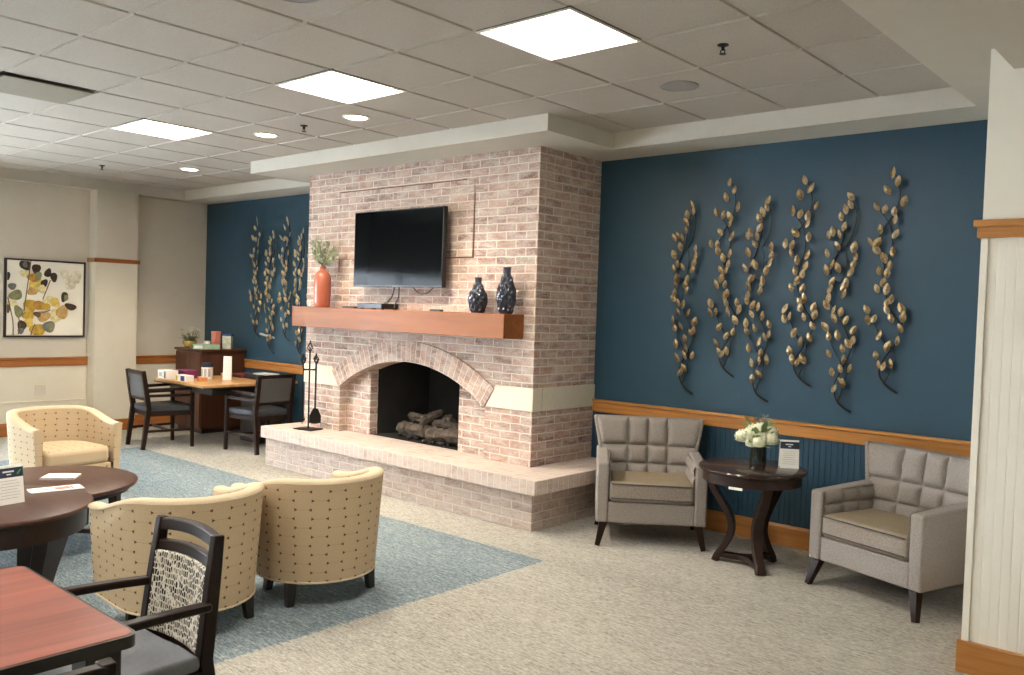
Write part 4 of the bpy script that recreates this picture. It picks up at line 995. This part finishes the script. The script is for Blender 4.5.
petals=[(390,290,25,32,0,'vp'),(425,250,26,30,0,'vp'),(355,235,20,22,0,'vp'),(270,400,32,24,0,'py'),(310,480,30,32,10,'py'),(125,245,20,16,20,'py'),(62,415,24,14,0,'py'),(190,305,32,40,10,'yl'),(180,265,30,20,0,'og'),(302,405,24,20,30,'yl'),(345,460,28,32,20,'tn'),(160,430,30,32,0,'go'),(215,425,32,20,10,'og'),(235,485,32,25,0,'tn'),(150,480,26,22,0,'go'),(150,525,24,20,0,'yl'),(205,565,36,28,0,'go'),(170,345,22,18,0,'tn'),(130,192,24,28,-20,'dk'),(192,215,20,22,10,'dk'),(205,255,15,20,0,'ol'),(258,235,15,21,25,'dk'),(292,258,16,22,-10,'dk'),(238,295,15,19,30,'dk'),(60,320,18,15,0,'gr'),(80,368,30,22,-15,'ol'),(95,460,18,28,-20,'ol'),(355,370,15,24,15,'dk'),(366,376,10,14,0,'ol'),(393,427,28,15,15,'dk'),(268,545,28,26,0,'gr'),(280,545,16,18,0,'ol'),(115,540,20,24,0,'dk'),(110,570,14,14,0,'gr'),(35,262,11,18,0,'dk'),(40,445,8,20,0,'st'),(200,475,18,12,20,'st'),(130,195,10,14,-20,'gr'),(225,330,16,20,0,'py'),(250,430,20,14,0,'go')]
stems=[[(160,172),(150,260),(140,340),(125,460)],[(272,275),(252,330),(230,388)],[(36,380),(52,450),(66,520),(68,598)],[(275,448),(230,465),(180,470)],[(165,598),(175,560),(188,530)],[(95,490),(105,540),(95,590)]]
def pmap(x,y,l): return (.0345+l*.0002, -(w_-.02)+(x-30)/440*(2*w_-.04), (h_-.02)-(y-172)/424*(2*h_-.04))
m=MB(); ly_=1
for (x,y,a,b,rot,cname) in petals:
    c_,s_=math.cos(R(rot)),math.sin(R(rot)); pts=[]
    for k in range(18):
        t_=2*PI*k/18; q=1+.10*math.sin(3*t_+x); px_,py_=a*1.28*q*math.cos(t_),b*1.28*q*math.sin(t_)
        X=min(468,max(32,x+px_*c_-py_*s_)); Y=min(594,max(174,y+px_*s_+py_*c_)); pts.append(pmap(X,Y,ly_))
    m.add(pts,[tuple(range(18))],pi_[cname]); ly_+=1
for s in stems:
    p=[Vector((x,y,0)) for x,y in s]; p=smoothpath(p,5); l=[];r_=[]
    for i in range(len(p)):
        d=(p[min(i+1,len(p)-1)]-p[max(i-1,0)]).normalized(); n=Vector((-d.y,d.x,0))*3.0
        l.append(pmap(p[i].x+n.x,min(594,p[i].y+n.y),ly_)); r_.append(pmap(p[i].x-n.x,min(594,p[i].y-n.y),ly_))
    k=len(p); m.add(l+r_,[(i,i+1,k+i+1,k+i) for i in range(k-1)],pi_['st']); ly_+=1
m.build('painted_leaves',pm,pa,fix=False)
r=thing('wall_outlet','white wall outlet low on the left wall under the painting','outlet',(XL+.005,3.97,.53))
MB().box(0,.006,-.06,.06,-.06,.06).build('plate',M['greige_paint'],r,bevel=.002)
m=MB()
for s in (-1,1): m.box(.005,.008,s*.028-.017,s*.028+.017,-.02,.02)
m.build('socket',M['greige_paint'],r)
r=thing('wall_outlet','white wall outlet low on the blue wall beside the left end of the hearth','outlet',(-8.89,D-.010,.385))
MB().box(-.04,.04,-.006,0,-.06,.06).build('plate',M['white_metal'],r,bevel=.002)
m=MB()
for s in (-1,1): m.box(-.017,.017,-.008,-.005,s*.026-.015,s*.026+.015)
m.build('socket',M['soffit_paint'],r)

# ------------------------------------------------------------------ things on the tables
def tent(label,loc,rz,w,h,dep,leaf_mark=True,band=True):
    """folded card: front and back panel leaning together; printed bands, no readable words"""
    r=thing('tent_card',label,'sign',loc,rz); t_=.0016; m=MB()
    for s in (-1,1): m.hexa([(-w/2,s*dep-t_,0),(w/2,s*dep-t_,0),(w/2,s*dep+t_,0),(-w/2,s*dep+t_,0)],[(-w/2,s*dep*.16-t_,h),(w/2,s*dep*.16-t_,h),(w/2,s*dep*.16+t_,h),(-w/2,s*dep*.16+t_,h)])
    m.box(-w/2,w/2,-dep,dep,0,.002); m.build('card',M['white_card'],r)
    def fy(z): return -(dep+(dep*.16-dep)*z/h)-t_
    def strip(mm,x0,x1,z0,z1,mi=0,o=.0006):
        mm.add([(x0,fy(z0)-o,z0),(x1,fy(z0)-o,z0),(x1,fy(z1)-o,z1),(x0,fy(z1)-o,z1)],[(0,1,2,3)],mi)
    m=MB()
    if band: strip(m,-w*.5,w*.5,h*.69,h*.94,0)
    m2=m
    if band:
        strip(m,-w*.22,w*.18,h*.825,h*.865,1,.0012); strip(m,-w*.08,w*.08,h*.755,h*.785,1,.0012)
        if leaf_mark:
            p=[(w*.26,h*.75),(w*.34,h*.76),(w*.44,h*.87),(w*.42,h*.89),(w*.33,h*.84)]
            m.add([(x,fy(z)-.0012,z) for x,z in p],[tuple(range(5))],2)
    for k in range(7): strip(m,-w*(.30 if k%2 else .38),w*(.36 if k%3 else .28),h*(.60-.075*k),h*(.612-.075*k),3)
    m.build('print',[M['navy_print'],M['white_print'],M['green_print'],M['grey_print']],r,fix=False)
    return r
tent('white tent card with navy header on the nearer round table at the left edge',(-5.085,1.684,.530),R(99),.150,.205,.035)
tent('white tent card with navy header on the dark side table beside the flowers',(-2.375,5.545,.670),R(34),.122,.185,.030,False)
r=thing('brochure','long white printed brochure on the nearer round table','brochure',(-5.285,2.015,.530),R(82))
MB().box(-.145,.135,-.062,.062,0,.004).build('paper',M['white_card'],r)
m=MB(); m.box(-.10,-.03,-.03,.02,.0038,.0046,0); m.box(-.01,.07,-.035,.035,.0038,.0046,1); m.box(.075,.085,-.035,.03,.0038,.0046,2); m.build('print',[M['grey_print'],M['red_print'],M['navy_print']],r)
r=thing('notepad','white notepad lying on the farther round table','notepad',(-6.15,2.37,.420),R(52))
MB().box(-.105,.105,-.085,.085,0,.012).build('paper',M['white_card'],r); MB().box(-.107,.107,-.087,-.075,.0,.0135).build('binding',M['grey_print'],r)

# flowers on the side table
vx,vy=-2.590,5.535
r=thing('flower_vase','smoked glass cylinder vase on the side table holding cream flowers','vase',(vx,vy,.670))
MB().lathe([(0,0),(.053,0),(.056,.004),(.056,.125),(.052,.127),(.050,.122),(.050,.012),(0,.012)],36,cap=False).build('glass',M['smoke_glass'],r,smooth=50)
b=thing('bouquet','bouquet of cream green roses and thistle in the smoked glass vase','flowers',(vx,vy,.715))
rnd=random.Random(8); ms=MB(); mf=MB(); mt=MB()
heads=[(-.100,-.03,.125,.058),(-.035,-.065,.150,.054),(.035,-.045,.125,.060),(.090,-.01,.125,.056),(-.060,.03,.170,.050),(.01,.01,.185,.054),(.065,.05,.165,.050),(.040,-.085,.105,.046),(-.025,-.05,.095,.046)]
for x,y,z,q in heads:
    ms.tube(smoothpath([(x*.25,y*.25,-.03),(x*.35,y*.35,.05),(x,y,z)],4),.003,5)
    m=MB()
    m.ball((0,0,0),q*.62,12,8)
    for ringi,(nn,tilt,rr) in enumerate(((4,.35,.62),(7,.80,.70),(9,1.20,.74),(10,1.65,.74),(9,2.1,.70))):
        for k in range(nn):
            a=2*PI*k/nn+ringi*.4+rnd.uniform(-.12,.12); o_=Vector((math.cos(a)*math.sin(tilt),math.sin(a)*math.sin(tilt),math.cos(tilt)))
            tg=Vector((math.cos(a)*math.cos(tilt),math.sin(a)*math.cos(tilt),-math.sin(tilt)))
            leaf(m,o_*q*rr+tg*q*.22,-tg+o_*.55,o_,q*.62,q*.60,.16)
    m.build('blossom',M['blossom'],b,loc=(x,y,z),fix=False)
for k in range(46):
    a=rnd.uniform(0,2*PI); e=rnd.uniform(.0,1.6); q=rnd.uniform(.07,.13); p=(math.cos(a)*.06,math.sin(a)*.06,.07+rnd.uniform(0,.14))
    leaf(mf,p,(math.cos(a),math.sin(a),e),(0,0,1),q*.75,q*.36,.05)
mf.build('foliage',M['leafgreen'],b,fix=False); 
for x,y,z in ((.0,.01,.255),(.03,.02,.275),(-.02,.0,.245),(.045,-.01,.24)):
    ms.tube(smoothpath([(0,0,.05),(x*.6,y*.6,z*.6),(x,y,z)],4),.002,5)
    for k in range(14):
        a=rnd.uniform(0,2*PI); e=rnd.uniform(-.2,1.4); leaf(mt,(x,y,z),(math.cos(a),math.sin(a),e),(0,-.3,1),.036,.007,.05)
ms.build('stem',M['leafgreen'],b); mt.build('thistle',M['thistle'],b,fix=False)

# game table clutter
ZG=.742
def carton(name,label,cat,loc,rz,w,d_,h,mats,bands,group=None):
    r=thing(name,label,cat,loc,rz,group); MB().box(-w/2,w/2,-d_/2,d_/2,0,h).build('carton',M[mats[0]],r,bevel=.002)
    m=MB()
    for x0,x1,z0,z1,mi in bands: m.box(-w/2+w*x0,-w/2+w*x1,-d_/2-.0012,-d_/2+.001,h*z0,h*z1,mi)
    if bands: m.build('print',[M[q] for q in mats[1:]],r)
    return r
carton('game_box','white and black game box at the left front corner of the game table','box',(-9.565,4.85,ZG),R(0),.19,.15,.095,['white_card','edge_black','grey_print'],[(.15,.5,.3,.75,1),(.62,.66,.2,.4,0),(.62,.66,.6,.8,0),(.78,.97,.08,.92,0)])
carton('game_box','purple game box behind the white box on the game table','box',(-9.53,5.04,ZG),R(3),.26,.17,.095,['purple','white_print','edge_black'],[(.05,.32,.15,.8,0),(.45,.95,.7,.85,1)])
carton('game_box','small yellow and blue game box at the front edge of the game table','box',(-9.16,4.84,ZG),R(4),.21,.10,.068,['white_card','royal','yellowbox'],[(.5,.85,.1,.9,0),(.05,.2,.1,.9,1)])
carton('game_box','small orange box beside the blue printed box on the game table','box',(-9.06,5.0,ZG),R(-10),.09,.09,.045,['orange_box'],[])
carton('game_box','maroon flat game box lying at the back of the game table','box',(-9.40,5.74,ZG),R(5),.34,.30,.035,['maroon','edge_black'],[(.1,.9,.2,.8,0)])
carton('game_box','navy flat game box at the back right of the game table','box',(-9.03,5.77,ZG),R(0),.34,.30,.055,['navy_box','edge_black'],[(.1,.9,.2,.8,0)])
r=thing('booklet','white booklet lying on the navy game box','booklet',(-8.99,5.78,ZG+.055),R(8)); MB().box(-.13,.13,-.09,.09,0,.010).build('pages',M['white_card'],r); MB().box(-.131,.131,-.091,.091,.0095,.0115).build('cover',M['white_print'],r)
r=thing('canister','white canister with dark lid standing on the game table','canister',(-9.30,5.19,ZG))
MB().lathe([(0,0),(.066,0),(.066,.145),(0,.145)],32,cap=False).build('body',M['white_card'],r,smooth=40)
MB().lathe([(0,.14),(.069,.14),(.069,.185),(.064,.190),(0,.190)],32,cap=False).build('lid',M['navy_box'],r,smooth=40)
m=MB()
for a0 in (-100,-60,-20):
    pts=[]; 
    for k in range(5):
        a=R(a0+k*6); pts+=[(.0668*math.cos(a),.0668*math.sin(a),.03),(.0668*math.cos(a),.0668*math.sin(a),.12)]
    m.add(pts,[(2*k,2*k+2,2*k+3,2*k+1) for k in range(4)])
m.build('print',M['grey_print'],r,fix=False)
r=thing('instruction_card','tall white instruction card standing on the game table','sign',(-9.10,5.335,ZG),R(42))
m=MB(); m.hexa([(-.048,-.02,0),(.048,-.02,0),(.048,-.017,0),(-.048,-.017,0)],[(-.048,-.003,.275),(.048,-.003,.275),(.048,0,.275),(-.048,0,.275)]); m.hexa([(-.048,.017,0),(.048,.017,0),(.048,.02,0),(-.048,.02,0)],[(-.048,0,.275),(.048,0,.275),(.048,.003,.275),(-.048,.003,.275)]); m.build('card',M['white_card'],r)
m=MB()
for k in range(7): z=.06+.027*k; y=-.02+.017*z/.275-.0008; m.add([(-.034,y,z),(.03,y,z),(.03,y+.0003,z+.008),(-.034,y+.0003,z+.008)],[(0,1,2,3)])
m.build('print',M['white_print'],r,fix=False)
r=thing('bowl','small white bowl beside the tall card on the game table','bowl',(-9.42,5.50,ZG)); MB().lathe([(0,0),(.03,0),(.055,.03),(.06,.05),(.056,.05),(.05,.032),(.028,.006),(0,.006)],24,cap=False).build('body',M['white_china'],r,smooth=60)
# things on the corner cabinet
ZK=1.05
carton('board_game','pale green flat box lying at the front of the corner cabinet','box',(-10.02,5.56,ZK),R(62),.34,.20,.058,['green_book','edge_black','white_print'],[(.02,.06,.0,1,0),(.12,.4,.2,.8,1)])
r=thing('tin','pink printed tin standing on the corner cabinet','tin',(-10.19,5.80,ZK)); MB().box(-.05,.05,-.04,.04,0,.20).build('body',M['pink_tin'],r,bevel=.006); MB().box(-.052,.052,-.042,.042,.19,.215).build('lid',M['pink_tin'],r,bevel=.004)
r=thing('tea_carton','tall patterned carton at the right end of the corner cabinet','carton',(-9.955,5.83,ZK),R(40)); MB().box(-.055,.055,-.04,.04,0,.185).build('body',M['carton'],r,bevel=.002); MB().box(-.056,.056,-.041,.041,.165,.188).build('lid',M['royal'],r)
r=thing('bowl','amber glass bowl at the left of the corner cabinet','bowl',(-10.43,5.57,ZK)); MB().lathe([(0,0),(.05,0),(.085,.05),(.09,.085),(.084,.085),(.078,.05),(.046,.008),(0,.008)],28,cap=False).build('body',M['yellow_glass'],r,smooth=60)
b2=thing('flower_posy','cream silk flowers in the amber bowl on the corner cabinet','flowers',(-10.43,5.57,ZK+.03))
rnd=random.Random(5); mf=MB(); ml=MB()
for k in range(20):
    a=rnd.uniform(0,2*PI); q=rnd.uniform(.02,.12); z=rnd.uniform(.05,.17); x,y=math.cos(a)*q,math.sin(a)*q
    for j in range(7): t_=2*PI*j/7; leaf(mf,(x,y,z*1.25),(math.cos(t_),math.sin(t_),.7),(0,0,1),.044,.034,.1)
for k in range(26):
    a=rnd.uniform(0,2*PI); leaf(ml,(math.cos(a)*.03,math.sin(a)*.03,.04),(math.cos(a),math.sin(a),rnd.uniform(.4,1.8)),(0,0,1),rnd.uniform(.11,.18),.034,.05)
mf.build('blossoms',M['white_china'],b2,fix=False); ml.build('foliage',M['sage'],b2,fix=False)
for k,(x,y,lb) in enumerate(((-10.33,5.75,'small white cup behind the green box on the corner cabinet, left one'),(-10.16,5.66,'small white cup behind the green box on the corner cabinet, beside the pink tin'))):
    r=thing('cup',lb,'cup',(x,y,ZK),group='cups on the corner cabinet'); MB().lathe([(0,0),(.03,0),(.04,.03),(.042,.085),(.038,.085),(.035,.03),(0,.008)],20,cap=False).build('body',M['white_china'],r,smooth=50); m=MB(); m.tube([(.04,0,.07),(.062,0,.065),(.066,0,.04),(.04,0,.025)],.005,6); m.build('handle',M['white_china'],r)

# ------------------------------------------------------------------ light
def area(name,loc,rot,sx,sy,power,color):
    l=bpy.data.lights.new(name,'AREA'); l.shape='RECTANGLE'; l.size=sx; l.size_y=sy; l.energy=power; l.color=color
    o=bpy.data.objects.new(name,l); col.objects.link(o); o.location=loc; o.rotation_euler=rot; return o
WARM=(1.0,.93,.82)
# the rest of the room's ceiling panels, nearer than the photo shows
for i,j in ((1,-4),(-2,-4),(-6,-4),(1,-8),(-2,-8),(-6,-8),(5,-4),(5,-8)):
    x,y=cell(i,j); area('ceiling_panel_lamp',(x,y,ZT-.012),(0,0,0),.56,.56,PANEL_W,WARM)
for i,j in ((-3,1),(-5,1),(-9,2)):
    x,y=cell(i,j); l=bpy.data.lights.new('downlight_lamp','SPOT'); l.energy=CAN_W; l.color=(1,.84,.64); l.spot_size=R(125); l.spot_blend=.6; l.shadow_soft_size=.07
    o=bpy.data.objects.new('downlight_lamp',l); col.objects.link(o); o.location=(x,y,ZT-.02)
# daylight through the glazed door on the left wall
area('daylight',(XL-.35,(WY0+WY1)/2,(WZ0+WZ1)/2+.1),(0,R(-90),0),2.1,3.0,DAY_W,(.80,.90,1.0))
wd=bpy.data.worlds.new('sky'); sc.world=wd; wd.use_nodes=True; wd.node_tree.nodes['Background'].inputs[0].default_value=(.75,.85,1,1); wd.node_tree.nodes['Background'].inputs[1].default_value=.6
vs=sc.view_settings; vs.view_transform='Standard'; vs.look='None'; vs.gamma=1; vs.use_curve_mapping=False; vs.exposure=EXPO
sc.cycles.use_denoising=True; sc.cycles.max_bounces=10; sc.cycles.diffuse_bounces=6; sc.cycles.sample_clamp_indirect=6
